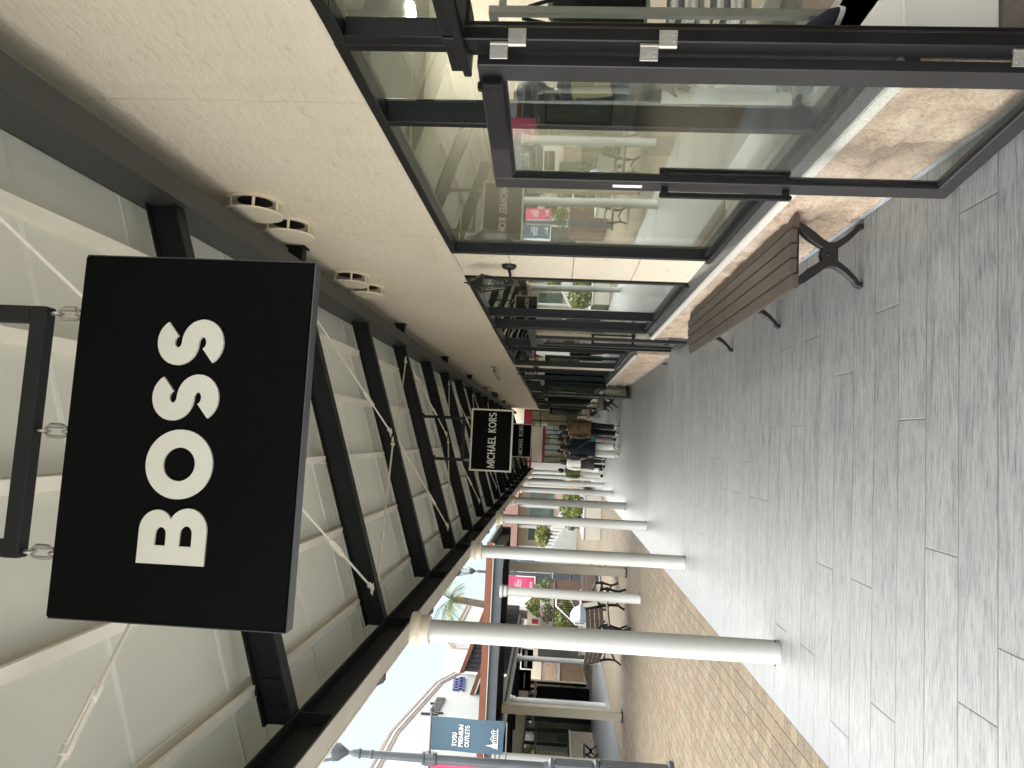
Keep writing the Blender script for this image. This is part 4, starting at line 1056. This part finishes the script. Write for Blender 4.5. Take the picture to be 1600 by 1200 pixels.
for (x, y, h, lb, sq) in ((-2.98, 14.5, 2.70, 'white round column carrying the right corner of the terracotta canopy', 0), (-2.98, 17.36, 2.70, 'beige square post behind the right corner of the terracotta canopy', 1),
                          (-6.1, 14.5, 2.70, 'white round column of the terracotta canopy at the edge of the view', 0), (-6.1, 17.1, 2.70, 'beige square post of the terracotta canopy beside the shop window', 1)):
    if sq:
        t = empty('column', (x, y, 0), lb, 'column', cgrp)
        MB().box(x-.10, x+.10, y-.10, y+.10, .0, h).build('shaft', 'beige', t, bevel=.012)
        b = MB(); b.box(x-.115, x+.115, y-.115, y+.115, 0, .02)
        for sx in (-.1, .1): b.cyl((x+sx, y-.1, .02), (x+sx, y-.1, .045), .01, n=6)
        b.build('base_plate', 'iron', t)
    else:
        t = make_column(x, y, h, lb, cgrp, 'white', 'white', .095, .09)
# the arcade along the opposite shops
arc_g = 'white columns of the opposite arcade'
ca = make_column(-7.5, 17.6, 2.72, 'opposite arcade column nearest the camera, beside the shop window', arc_g, 'white', 'white')
for i, lb in ((1, 'opposite arcade column right of the square post'), (2, 'opposite arcade column in front of the black hanging sign'), (3, 'opposite arcade column beyond the black hanging sign')):
    dup(ca, (-7.5, 17.6+4.06*i, 0), lb)
AL = empty('opposite_arcade_roof', (-8.8, 24, 2.8), 'low dark arcade roof in front of the opposite shops', 'canopy')
MB().box(-10.28, -7.3, 18.05, 31, 2.86, 2.94).build('roof', 'beam', AL)
MB().box(-7.58, -7.42, 18.05, 31, 2.722, 2.859).build('front_beam', 'wbeam', AL)
for k in range(6): MB().box(-10.28, -7.58, 18.6+2.03*k, 18.7+2.03*k, 2.73, 2.859).build('rafter', 'beam', AL)
UP = empty('upper_arcade_roof', (-9, 31, 4), 'sloping arcade roof with terracotta verge against the opposite facade', 'canopy')
for nm, z0, y0, xx in (('verge', 4.66, 29.95, -7.6),):
    b = MB(); b.hexa([(-10.28, y0, 4.56), (xx, y0, 3.70), (xx, y0+.05, 3.70), (-10.28, y0+.05, 4.56), (-10.28, y0, 4.72), (xx, y0, 3.86), (xx, y0+.05, 3.86), (-10.28, y0+.05, 4.72)]); b.build('verge', 'terracotta', UP)
    b = MB(); b.hexa([(-10.28, y0+.051, 4.60), (xx, y0+.051, 3.74), (xx, 33, 3.74), (-10.28, 33, 4.60), (-10.28, y0+.051, 4.68), (xx, y0+.051, 3.82), (xx, 33, 3.82), (-10.28, 33, 4.68)]); b.build('roof', 'beam', UP)
    b = MB(); b.hexa([(-10.28, y0+.01, 4.50), (xx, y0+.01, 3.64), (xx, y0+.04, 3.64), (-10.28, y0+.04, 4.50), (-10.28, y0+.01, 4.555), (xx, y0+.01, 3.695), (xx, y0+.04, 3.695), (-10.28, y0+.04, 4.555)]); b.build('trim_strip', 'strip', UP)
UP2 = empty('gable_roof', (-9, 34, 5), 'higher dark roof with terracotta verge behind the opposite facade', 'canopy')
b = MB(); b.hexa([(-10.28, 32.5, 5.30), (-7.2, 32.5, 4.26), (-7.2, 32.56, 4.26), (-10.28, 32.56, 5.30), (-10.28, 32.5, 5.47), (-7.2, 32.5, 4.43), (-7.2, 32.56, 4.43), (-10.28, 32.56, 5.47)]); b.build('verge', 'terracotta', UP2)
b = MB(); b.hexa([(-10.28, 32.57, 5.25), (-7.2, 32.57, 4.21), (-7.2, 40, 4.21), (-10.28, 40, 5.25), (-10.28, 32.57, 5.42), (-7.2, 32.57, 4.38), (-7.2, 40, 4.38), (-10.28, 40, 5.42)]); b.build('roof', 'wbeam', UP2)
b = MB()
for k in range(14):
    x = -10.26+k*.21; zt = 5.24-(x+10.28)*.338; b.box(x, x+.15, 32.70, 32.76, 3.0, zt); b.box(x+.15, x+.21, 32.73, 32.755, 3.0, zt-.02)
b.build('gable_shade_screen', 'wbeam', UP2)  # dark slatted screen added to stand in for the shade under this roof
b = MB(); b.bar((-10.2, 32.62, 4.0), (-8.3, 32.62, 4.55), .06, .05); b.build('strut', 'rail', UP2)

# opposite building: white facade with a stepped, sloping parapet
OX = -10.3
op = empty('opposite_building', (OX, 24, 0), 'white opposite shop building with sloping parapet outlined in pink mouldings', 'building')
prof = [(8, 6.99), (25.8, 6.99), (31.1, 6.28), (32.48, 5.72)]
Wz = [(8, 0), (33.3, 0)] + prof[::-1]
def fac(u_, v_, w_): return Vector((OX-w_, u_, v_))
MB().prism([(8, 2.95), (32.48, 2.95)] + prof[::-1], fac, .4).build('facade', 'facade', op)
for dz, m, pr, hh in ((-.06, 'parapet', .06, .09), (-.17, 'facade', .045, .10), (-.30, 'parapet', .03, .05)):
    b = MB(); b.ribbon([(u_, v_+dz) for u_, v_ in prof], hh, lambda u_, v_, w_: Vector((OX+w_+.001, u_, v_)), pr); b.build('parapet_moulding', m, op)
MB().box(OX-.3, OX-.02, 8, 32.48, 2.42, 2.95).build('beige_wall', 'beige', op)
for a, c in ((8, 12.2), (17.0, 20.6), (32.1, 32.48)): MB().box(OX-.3, OX-.021, a, c, 0, 2.419).build('wall', 'beige', op)
b = MB(); b.box(OX-.25, OX+.02, 20.6, 27.0, .0, .78); b.build('stone_base', 'brick2', op)
MB().box(OX-.25, OX+.05, 20.6, 27.0, .781, .85).build('window_sill', 'granite', op)
b = MB(); x0, x1 = OX-.06, OX+.04
for y in (20.6, 21.9, 23.2, 24.5, 25.8, 26.95): b.box(x0, x1, y, y+.06, .85, 2.42)
b.box(x0-.001, x1-.001, 20.6, 27.0, 2.36, 2.419); b.box(x0-.001, x1+.001, 20.6, 27.0, .851, .91); b.box(x0-.002, x1-.002, 20.6, 27.0, 1.95, 2.0)
wn = b.build('window', 'frame', op); MB().box(OX-.02, OX-.012, 20.62, 27, .9, 2.4).build('glass_pane', 'farglass', wn)
b = MB()
for y in (27.0, 27.9, 28.1, 29.0, 29.6, 30.4, 31.2, 32.03): b.box(x0, x1, y, y+.07, 0, 2.42)
b.box(x0-.001, x1-.001, 27.07, 32.1, 2.1, 2.18); b.box(x0-.001, x1-.001, 27.07, 32.1, 2.36, 2.419)
for y in (27.95, 29.3): b.box(OX+.041, OX+.75, y, y+.05, .02, 2.06)
wn = b.build('door', 'frame', op); MB().box(OX-.02, OX-.012, 27.05, 32.1, .02, 2.4).build('glass_pane', 'farglass', wn)
b = MB(); 
for y in (12.2, 13.8, 15.4, 16.94): b.box(x0, x1, y, y+.06, .6, 2.42)
b.box(x0-.001, x1-.001, 12.2, 17, 2.36, 2.419); b.box(x0-.001, x1-.001, 12.2, 17, .6, .66)
wn = b.build('window', 'frame', op); MB().box(OX-.02, OX-.012, 12.22, 17, .62, 2.4).build('glass_pane', 'farglass', wn)
MB().box(OX-.25, OX+.02, 12.2, 17, 0, .6).build('stone_base', 'brick2', op)
b = MB(); b.box(-14, -13.9, 8, 33.3, 0, 3.2); b.box(-13.9, OX-.3, 8, 8.1, 0, 3.2); b.box(-13.9, OX-.3, 33.2, 33.3, 0, 3.2); b.build('shop_partition', 'inwall', op)
MB().box(-13.9, OX-.3, 8, 33.3, 2.96, 3.0).build('shop_ceiling', 'inceil', op)
for y, m in ((22.2, 'lampwhite'), (24.0, 'lampwarm'), (25.6, 'lampwhite'), (27.8, 'lampwarm'), (14.5, 'lampwhite')):
    for x in (-11.2, -12.4): MB().lathe([(0, 2.92), (.08, 2.92), (.09, 2.955)], (x, y, 0), 12).build('ceiling_lamp', m, op)
b = MB()
rnd = random.Random(3)
for k in range(9): 
    y = 21+k*.95; b.box(-12.0, -11.3, y, y+.6, 0, rnd.uniform(.9, 1.9))
b.build('display_shelf', 'timber', op)
# letters on the facade: too far to read, a row of raised dark capitals
fs = empty('facade_lettering', (OX, 28.5, 5.5), 'raised dark grey letters on the white opposite facade', 'sign')
b = MB(); y = 27.55
for k, (hh, ww, dz) in enumerate(((.62, .10, 0), (.34, .09, -.17), (.34, .22, 0), (.34, .09, 0), (.34, .22, 0), (.48, .08, 0), (.34, .22, 0), (.34, .20, 0))):
    z = 5.62 - (y-27.55)*.02 + dz
    f = lambda u_, v_, w_: Vector((OX+.005+w_, y+u_, z+v_))
    if ww < .12: b.ribbon([(.05, 0), (.05, hh)], .08, f, .07)
    else: b.ribbon([(.04, 0), (.04, hh-.04), (ww-.02, hh-.04), (ww-.02, 0)], .07, f, .07)
    y += ww + .07
b.build('lettering', 'greyletter', fs)
fs = empty('facade_lettering', (OX, 31, 5), 'raised blue letters on the white opposite facade nearer the roof', 'sign')
b = MB()
for k in range(5):
    y = 30.3+k*.32; z = 5.02+.03*k
    f = lambda u_, v_, w_: Vector((OX+.005+w_, y+u_, z+v_))
    b.ribbon([(.24, .42), (.04, .40), (.03, .24), (.22, .20), (.22, .03), (.0, .0)], .09, f, .07)
b.build('lettering', 'blue', fs)
o2 = empty('far_white_building', (OX, 40, 0), 'second white building with a cut-corner parapet behind the opposite roofs', 'building')
pr2 = [(36.2, 5.3), (36.2, 6.35), (37.2, 6.75), (46, 6.75)]
MB().prism([(36.2, 0), (46, 0)] + pr2[::-1], lambda u_, v_, w_: Vector((OX-.05-w_, u_, v_)), 6).build('facade', 'facade', o2)
b = MB(); b.ribbon([(u_, v_-.06) for u_, v_ in pr2], .10, lambda u_, v_, w_: Vector((OX-.04+w_, u_, v_)), .05); b.ribbon([(u_, v_-.28) for u_, v_ in pr2], .06, lambda u_, v_, w_: Vector((OX-.04+w_, u_, v_)), .04); b.build('parapet_moulding', 'parapet', o2)
# end of the opposite arcade
we = empty('timber_screen_wall', (-9, 35, 0), 'brown timber screen wall with pale coping at the end of the opposite arcade', 'wall')
MB().box(-12.5, -7.9, 35.0, 35.25, 0, 1.08).build('timber_face', 'timber', we)
MB().box(-12.5, -7.85, 34.95, 35.3, 1.081, 1.2).build('coping', 'concrete', we)
wb = empty('brick_shop_front', (-9, 36, 0), 'brown brick shop front behind the timber screen wall', 'building')
MB().box(-12.5, -7.9, 35.6, 36.1, 0, 1.95).build('wall', 'brick', wb)
MB().box(-12.5, -7.9, 35.55, 36.1, 1.951, 2.72).build('sign_band', 'beige', wb)
b = MB()
for x in (-9.3, -8.75): b.box(x, x+.22, 35.53, 35.549, 2.2, 2.5)
b.build('sign_panel', 'red', wb)
hs = empty('hanging_sign', (-9.6, 30, 2.3), 'black hanging sign under the opposite arcade roof', 'sign', 'black hanging shop signs')
MB().box(-10.0, -9.2, 29.97, 30.03, 2.315, 2.86).build('board', 'board', hs, bevel=.004)
b = MB(); b.box(-9.9, -9.3, 29.962, 29.9695, 2.55, 2.60); b.build('lettering', 'ivory', hs)
hs2 = empty('hanging_sign', (-9.6, 33.2, 2.3), 'smaller black hanging sign at the far end of the opposite arcade', 'sign', 'black hanging shop signs')
MB().box(-9.9, -9.1, 32.47, 32.53, 2.315, 2.8).build('board', 'board', hs2, bevel=.004)
MB().box(-9.85, -9.15, 32.465, 32.4695, 2.55, 2.68).build('lettering', 'ivory', hs2)
fb = flat_bench(-9.95, 23.2, 1.5, 'brown backless bench with X legs under the opposite shop window'); fb['group'] = 'benches of the opposite arcade'

# ------------------------------------------------------------------ lamp posts and banners
def lamp_post(x, y):
    t = empty('lamp_post', (x, y, 0), None, 'lamp post', 'grey lantern posts in the plaza')
    b = MB(); b.box(x-.115, x+.115, y-.115, y+.115, .06, .98); b.box(x-.098, x+.098, y-.098, y+.098, 1.055, 1.58); b.build('pedestal', 'postgrey', t, bevel=.015)
    for pf in ([(.19, 0), (.19, .05), (.15, .06)], [(.12, .985), (.145, .99), (.145, 1.03), (.11, 1.05)], [(.10, 1.585), (.125, 1.59), (.125, 1.63), (.08, 1.66), (.066, 1.72)]):
        b = MB(); b.lathe(pf, (x, y, 0), 20); b.build('collar', 'postgrey', t, smooth=True)
    b = MB(); b.lathe([(.062, 1.65), (.06, 3.0), (.05, 4.05), (.06, 4.06), (.06, 4.09), (.05, 4.1), (.05, 4.22), (.066, 4.23), (.066, 4.26), (.055, 4.27), (.05, 4.33), (.02, 4.40)], (x, y, 0), 20); b.build('pole', 'postgrey', t, smooth=True)
    b = MB(); b.lathe([(.02, 4.38), (.07, 4.46), (.115, 4.52), (.125, 4.60), (.11, 4.61)], (x, y, 0), 16); b.build('lantern_base', 'postgrey', t, smooth=True)
    b = MB()
    for k in range(6):
        a = k*math.pi/3
        b.bar((x+.11*math.cos(a), y+.11*math.sin(a), 4.60), (x+.20*math.cos(a), y+.20*math.sin(a), 5.02), .018, .018, (0, 1, .01))
    b.lathe([(.215, 5.02), (.215, 5.05), (.16, 5.12), (.05, 5.22), (.03, 5.30), (0, 5.32)], (x, y, 0), 12); b.build('lantern_cage', 'postgrey', t)
    b = MB(); b.rings([[Vector((x+r_*math.cos(k*math.pi/3), y+r_*math.sin(k*math.pi/3), h)) for k in range(6)] for r_, h in ((.105, 4.61), (.19, 5.01))], cap=False); b.build('lantern_glass', 'lampglass', t)
    b = MB(); b.cyl((x-.55, y, 2.24), (x+.55, y, 2.24), .010, n=8); b.build('lower_arm', 'postgrey', t)
    b = MB(); b.cyl((x-.62, y, 3.28), (x+.62, y, 3.28), .016, n=10)
    for s_ in (-1, 1): b.ell((x+s_*.64, y, 3.28), .035, .035, .035, 12)
    for z in (3.20, 3.36): b.lathe([(.06, z-.02), (.085, z-.015), (.085, z+.015), (.06, z+.02)], (x, y, 0), 14)
    b.box(x-.08, x+.08, y-.05, y+.05, 3.22, 3.34)
    b.build('banner_arm', 'postgrey', t, smooth=True)
    return t
lp = lamp_post(-4.42, 10.3); lp['label'] = 'grey lantern post at the edge of the plaza, nearest the camera'
lb2 = dup(lp, (-4.84, 26.6, 0), 'grey lantern post further off beside the plaza bench')
def banner(x0, x1, y, m, label, words=True):
    t = empty('banner', ((x0+x1)/2, y, 2.28), label, 'banner', 'street banners on the lamp posts')
    n = 8; V = []
    b = MB(); rs = []
    for j in range(9):
        z = 3.262 - .98*j/8; rs.append([Vector((x, y + .012*math.sin(j*.9) + s_*.003, z)) for s_ in (-1, 1) for x in ((x0, x1) if s_ < 0 else (x1, x0))])
    b.rings(rs); b.build('cloth', m, t, smooth=True)
    wd = x1-x0
    if words:
        for wtxt, z in (('TOSU', 2.915), ('PREMIUM', 2.83), ('OUTLETS', 2.745)):
            f = lambda u_, v_, w_: Vector((x0+.075+u_, y-.018-w_, z+v_))
            text(wtxt, f, .062, .165, .002, 'lettering', 'print', t, .1, .66*wd*(.62 if wtxt == 'TOSU' else 1.0 if wtxt == 'PREMIUM' else .97))
        b = MB(); f = lambda u_, v_, w_: Vector((x0+.07+u_, y-.018-w_, 2.36+v_))
        b.ribbon([(0, 0), (.27, 0)], .008, f, .002)
        b.prism([(.015, .01), (.075, .01), (.075, .06), (.06, .075), (.052, .13), (.045, .16), (.038, .13), (.03, .075), (.015, .06)], f, .0015)
        for q in (.09, .12, .15, .18, .21, .24): b.ribbon([(q, .008), (q, .055)], .007, f, .002)
        b.ribbon([(.082, .06), (.26, .06)], .008, f, .0022); b.ribbon([(.10, .068), (.14, .095), (.18, .068)], .006, f, .002); b.ribbon([(.19, .068), (.22, .09), (.25, .068)], .006, f, .002)
        b.build('skyline_emblem', 'print', t)
    return t
banner(-4.30, -3.86, 10.3, 'navy', 'slate blue banner with white TOSU PREMIUM OUTLETS print on the near lamp post')
banner(-4.92, -4.46, 10.3, 'pink', 'pink banner on the far side of the near lamp post', False)
def small_print(x0, y, zs):
    pass
pb = banner(-4.76, -4.28, 26.6, 'navy', 'slate blue banner on the far lamp post, just beside the white column')
pb2 = banner(-5.42, -4.94, 26.6, 'pink', 'pink banner with white print on the far lamp post')

# ------------------------------------------------------------------ plants and plaza furniture
def foliage(name, c, rad, n, size, ms, parent=None, seed=1, shape='ball', dens=.35):
    rnd = random.Random(seed); c = Vector(c); b = MB(); k = 0; idx = []
    while k < n:
        v = Vector((rnd.uniform(-1, 1), rnd.uniform(-1, 1), rnd.uniform(-1, 1)))
        if shape == 'ball' and v.length > 1: continue
        if shape == 'spindle' and math.hypot(v.x, v.y) > (1-abs(v.z+.25)**1.7*.75)*.95: continue
        p = Vector((v.x*rad[0], v.y*rad[1], v.z*rad[2]))
        if noise.noise((p+c)*2.2) < -dens + .1*rnd.random(): continue
        q = max(abs(v.x), abs(v.y), abs(v.z)) if shape == 'box' else v.length
        if q < .45 and rnd.random() < .6: continue
        p += c; s_ = size*rnd.uniform(.6, 1.3)
        a = Vector((rnd.gauss(0, 1), rnd.gauss(0, 1), rnd.gauss(0, 1))).normalized(); e = a.orthogonal().normalized(); g = a.cross(e)
        f = b.face([b.bm.verts.new(p-e*s_), b.bm.verts.new(p+g*s_*.5), b.bm.verts.new(p+e*s_), b.bm.verts.new(p-g*s_*.5)])
        h = noise.noise((p+c)*3.1+Vector((9, 0, 0))) + rnd.uniform(-.35, .35)
        f.material_index = min(len(ms)-1, max(0, int((h+.55)*len(ms)/1.1))); k += 1
    return b.build(name, ms, parent)
def shrub(name, c, rad, n, size, ms, label, cat='shrub', shape='ball', seed=1, group=None):
    t = empty(name, (c[0], c[1], c[2]-rad[2]), label, cat, group)
    foliage('crown', c, rad, n, size, ms, t, seed, shape)
    b = MB(); b.tube([(c[0], c[1], c[2]-rad[2]-.08), (c[0]+.02, c[1], c[2]), (c[0], c[1]+.02, c[2]+rad[2]*.6)], [.035, .025, .008], 8); b.build('trunk', 'trunk', t)
    return t
def planter(x0, x1, y0, y1, h, label, m='planter', top='trunk', z=-.003):
    t = empty('planter', ((x0+x1)/2, (y0+y1)/2, 0), label, 'planter')
    b = MB(); b.box(x0, x1, y0, y1, z, h-.05); b.build('wall', m, t)
    MB().box(x0-.03, x1+.03, y0-.03, y1+.03, h-.049, h).build('coping', 'concrete' if m == 'planter' else m, t, bevel=.01)
    return t
planter(-3.55, -1.98, 26.9, 29.6, .62, 'low cream planter beside the far end of the plank walkway')
shrub('shrub', (-2.45, 28.0, 1.05), (.55, .9, .48), 900, .07, ['leafA', 'leafB', 'leafB'], 'light green shrub in the low cream planter', seed=2)
shrub('shrub', (-3.0, 28.6, .98), (.45, .6, .38), 600, .07, ['leafD', 'leafA', 'leafD'], 'bronze leaved shrub in the low cream planter', seed=3)
planter(-7.6, -5.55, 26.9, 28.0, .60, 'cream planter left of the far lamp post')
shrub('hedge', (-6.6, 27.45, 1.05), (.95, .5, .46), 1500, .065, ['leafB', 'leafA', 'leafB', 'leafC'], 'yellow green bush spilling over the cream planter', seed=4)
planter(-8.0, -5.3, 29.2, 30.4, 1.55, 'dark brown raised planter behind the yellow green bush', 'darkbrick')
shrub('shrub', (-6.0, 29.8, 1.85), (.5, .45, .34), 600, .06, ['leafA', 'leafB'], 'small green shrub in the dark brown raised planter', seed=5)
shrub('shrub', (-6.9, 29.8, 1.8), (.4, .4, .3), 400, .06, ['leafA', 'leafD'], 'dark shrub beside the small green shrub', seed=15)
shrub('conifer', (-7.2, 32.3, 2.25), (.52, .5, .62), 1300, .06, ['leafC', 'leafC', 'leafB', 'leafA'], 'golden conifer bush between the raised planter and the pale wall', 'conifer', 'spindle', 6)
shrub('conifer', (-4.25, 33.5, 2.15), (.62, .5, .36), 1200, .06, ['leafC', 'leafB', 'leafA'], 'golden green conifer in front of the far brick building', 'conifer', 'ball', 7)
pw = tag(MB().box(-9.0, -6.3, 31.2, 31.4, 0, 2.1).build('garden_wall', 'planter'), 'pale garden wall behind the golden conifer', 'wall')
# stair with balustrade at the far end
st = empty('plaza_stair', (-5, 36, 0), 'pale stair with white balusters climbing sideways at the far end of the plaza', 'stairs')
zl = lambda x: 1.20 + .53*(-4.3-x)
MB().prism([(-3.45, .5), (-3.45, zl(-3.45)), (-6.6, zl(-6.6)), (-6.6, .5)], lambda u_, v_, w_: Vector((u_, 36+w_, v_)), .12).build('stringer', 'concrete', st)
b = MB()
for k in range(10): b.box(-3.6-k*.3-.3, -3.6-k*.3, 36.121, 38, .5, zl(-3.6-k*.3)-.02)
b.build('tread', 'wbeam', st)
b = MB(); b.bar((-3.5, 36.06, zl(-3.5)+.55), (-6.6, 36.06, zl(-6.6)+.55), .07, .06); b.bar((-3.5, 36.06, zl(-3.5)+.06), (-6.6, 36.06, zl(-6.6)+.06), .05, .05)
for k in range(19): x = -3.55-k*.165; b.box(x-.045, x+.045, 36.03, 36.09, zl(x), zl(x)+.55)
b.build('balustrade', 'rail', st)
# ramp rail in front of the planters
rr = empty('ramp_railing', (-5.4, 24, 0), 'pale framed ramp railing with dark bars beside the yellow green bush', 'railing')
b = MB(); pts = [(-5.05, 24.3, 1.50), (-5.35, 24.2, 1.50), (-5.85, 24.0, .86), (-5.85, 24.0, .55)]; b.tube(pts, .028, 8); b.tube([(-5.15, 24.3, 1.05), (-5.85, 24.0, .55), (-5.85, 24, 0)], .022, 8); b.tube([(-5.05, 24.3, 1.5), (-5.05, 24.3, 0)], .024, 8); b.build('frame', 'rail', rr, smooth=True)
b = MB()
for k in range(12):
    q = k/11; x = -5.12-.70*q; b.cyl((x, 24.29-.28*q, 1.02-.45*q), (x, 24.29-.28*q, 1.48-.60*max(0, q-.3)), .016, n=6)
b.build('bars', 'iron', rr)
sl_ = empty('stroller', (-5.15, 22.6, 0), 'folded pushchair with a pale blue cover beside the plaza bench', 'pushchair')
b = MB(); b.loft([(-5.2, 22.6, .62, .22, .3), (-5.2, 22.6, .8, .28, .34), (-5.25, 22.65, 1.0, .2, .25), (-5.3, 22.7, 1.08, .08, .1)], 14); b.build('cover', 'stroller', sl_, smooth=True)
b = MB(); b.tube([(-5.45, 22.3, .12), (-5.2, 22.6, .62), (-5.0, 23.0, 1.05)], .016, 8); b.tube([(-4.95, 22.3, .12), (-5.2, 22.6, .62), (-5.4, 23.0, 1.05)], .016, 8); b.build('frame', 'iron', sl_)
for (x, y) in ((-5.45, 22.3), (-4.95, 22.3), (-5.45, 22.95), (-4.95, 22.95)): MB().lathe([(0, -.02), (.10, -.02), (.12, 0), (.10, .02), (0, .02)], (x, y, .12), 14, 'X').build('wheel', 'iron', sl_)
# palm
pm = empty('palm_tree', (-9.4, 40, 0), 'tall leaning palm with ragged green fronds above the terracotta canopy', 'palm')
b = MB(); b.tube([(-9.6, 40, 0), (-9.5, 40, 2), (-9.3, 40, 3.8), (-9.0, 40, 5.2), (-8.85, 40, 6.4), (-8.86, 40, 6.95)], [.26, .23, .21, .19, .18, .15], 14); b.build('trunk', 'trunk', pm, smooth=True)
rnd = random.Random(5)
def fronds(n, z, a0, a1, L, m, name):
    b = MB()
    for k in range(n):
        az = rnd.uniform(0, 2*math.pi); el = R(rnd.uniform(a0, a1)); p = Vector((-8.86, 40, z)); pr_ = None
        dv = Vector((math.cos(az)*math.cos(el), math.sin(az)*math.cos(el), math.sin(el))); ln = L*rnd.uniform(.75, 1.15)
        for i in range(14):
            q = p + dv*ln/14; dv = (dv + Vector((0, 0, -.10))).normalized(); sd_ = dv.cross(Vector((0, 0, 1))).normalized()
            b.bar(p, q, .018, .018)
            wl = .42*math.sin(math.pi*(i+1.5)/16)
            for s_ in (-1, 1):
                tip = q + sd_*s_*wl + dv*.18 + Vector((0, 0, -.16-.1*rnd.random()))
                b.face([b.bm.verts.new(v) for v in (p, p+(q-p)*.55, tip)])
            p = q
    b.build(name, m, pm)
fronds(15, 6.95, 5, 75, 1.7, 'palm', 'crown'); fronds(5, 6.85, -50, -15, .7, 'palmdry', 'dry_fronds')
pm2 = empty('palm_tree', (-8.7, 44, 0), 'bare palm trunk seen under the terracotta canopy', 'palm')
b = MB(); b.tube([(-8.7, 44, 0), (-8.75, 44, 3), (-8.8, 44, 4.9)], [.24, .2, .18], 12); b.build('trunk', 'trunk', pm2, smooth=True)
b = MB()
for k in range(10):
    a = k*.63; b.bar((-8.8, 44, 4.9), (-8.8+.8*math.cos(a), 44+.8*math.sin(a), 5.1-.3*(k % 2)), .12, .02)
b.build('crown', 'palm', pm2)
# far buildings
f1 = empty('far_brick_building', (-5, 48, 0), 'far brown building with white columned porch and terracotta roof', 'building')
MB().box(-8.5, -3.0, 48, 54, 1.0, 4.0).build('wall', 'brick2', f1)
b = MB(); b.hexa([(-8.8, 46.8, 3.9), (-2.7, 46.8, 3.9), (-2.7, 54, 3.9), (-8.8, 54, 3.9), (-8.6, 48.8, 5.4), (-2.9, 48.8, 5.4), (-2.9, 54, 5.4), (-8.6, 54, 5.4)]); b.build('roof', 'rooftile', f1)
for x in (-8.2, -6.9, -5.6, -4.3, -3.1): MB().lathe([(.11, 1.0), (.10, 3.85)], (x, 47.1, 0), 12).build('porch_column', 'white', f1)
for x in (-6.6, -5.3, -4.0):
    wn = MB().box(x, x+.9, 47.95, 48.0, 1.6, 3.3).build('window', 'white', f1); MB().box(x+.06, x+.84, 47.93, 47.949, 1.66, 3.24).build('pane', 'farglass', wn)
f2 = empty('far_shop_block', (-15, 60, 0), 'pale distant shop block seen under the plaza canopy', 'building')
MB().box(-24, -8.6, 56, 64, 0, 5).build('wall', 'facade', f2); MB().box(-24.2, -8.5, 55.8, 64, 5.001, 5.5).build('roof', 'rooftile', f2)
wn = MB().box(-15, -9.4, 55.9, 56, .5, 2.8).build('window', 'frame', f2); MB().box(-14.9, -9.5, 55.88, 55.899, .6, 2.7).build('pane', 'farglass', wn)
f3 = empty('far_timber_building', (-1, 60, 0), 'far building closing the view behind the row of white columns', 'building')
MB().box(-3.6, 2, 50, 56, 0, 4.6).build('wall', 'brick', f3)
MB().box(-3.8, 2.2, 49.8, 56, 4.601, 5.2).build('roof', 'rooftile', f3)
wn = MB().box(-3.2, -1.4, 49.92, 50, 1.2, 3.2).build('window', 'frame', f3); MB().box(-3.1, -1.5, 49.9, 49.919, 1.3, 3.1).build('pane', 'farglass', wn)

# shop front that closes the walkway
en = empty('end_shop_front', (0, 38.2, 0), 'shop front closing the far end of the walkway, with black framed windows over brick', 'building')
b = MB(); b.box(-1.25, 4, 38.3, 38.6, 0, .58); b.build('brick_base', 'brick2', en)
MB().box(-1.25, 4, 38.22, 38.6, .581, .66).build('window_sill', 'white', en)
MB().box(-1.9, 4, 38.3, 38.6, 3.42, 4.7).build('wall', 'stucco', en)
MB().box(-1.9, -1.25, 38.28, 38.6, 0, 3.419).build('pillar', 'facade', en)
b = MB()
for x in (-1.24, -.95, -.62, -.3, .0, .2, .42, .9, 1.40): b.box(x, x+.05, 38.28, 38.38, .66, 3.42)
b.box(-1.24, 1.45, 38.281, 38.379, 3.36, 3.419); b.box(-1.24, 1.45, 38.281, 38.379, 2.55, 2.6); wn = b.build('window', 'frame', en)
MB().box(-1.22, 1.44, 38.33, 38.338, .66, 3.4).build('glass_pane', 'farglass', wn)
b = MB(); b.box(-1.2, .6, 38.1, 38.27, 2.28, 2.42); b.build('awning_trim', 'maroon', en); MB().box(-1.2, .6, 38.15, 38.272, 2.421, 3.2).build('awning_panel', 'beige', en)
b = MB()
for k in range(9): b.ribbon([(-1.05+k*.17, 2.98), (-1.05+k*.17, 3.12), (-.97+k*.17, 3.12)], .03, lambda u_, v_, w_: Vector((u_, 38.149-w_, v_)), .006)
b.build('awning_lettering', 'red', en)
MB().box(.62, 1.40, 38.15, 38.27, 3.0, 3.36).build('sign_panel', 'red', en)
b = MB(); b.box(-1.9, 4, 42, 42.1, 0, 4.7); b.box(-1.9, -1.8, 38.6, 42, 0, 4.7); b.box(3.9, 4, 38.6, 42, 0, 4.7); b.build('back_wall', 'beige', en)
MB().box(-1.95, 4.05, 38.25, 42.15, 4.701, 4.8).build('roof', 'inceil', en)
MB().box(-1.79, 3.89, 38.61, 41.99, .002, .015).build('shop_floor', 'infloor', en)
for k in range(5): MB().box(-1.5+k*.8, -1.0+k*.8, 40.6, 41.2, .016, 1.2+.35*(k % 3)).build('display_shelf', 'timber' if k % 2 else 'greycloth', en)
for x in (-.6, .4, 1.1): MB().lathe([(0, 3.1), (.14, 3.1), (.15, 3.15)], (x, 39.6, 0), 12).build('ceiling_lamp', 'lampwarm', en)
rs_ = empty('red_sign', (-1.4, 37.9, 3), 'red shop sign with white IES lettering beside the far hanging sign', 'sign')
MB().box(-1.62, -.5, 37.9, 37.96, 2.94, 3.56).build('board', 'red', rs_)
text('IES', lambda u_, v_, w_: Vector((-1.56+u_, 37.899-w_, 3.04+v_)), .40, .2, .006, 'lettering', 'letter', rs_, .14, .62)
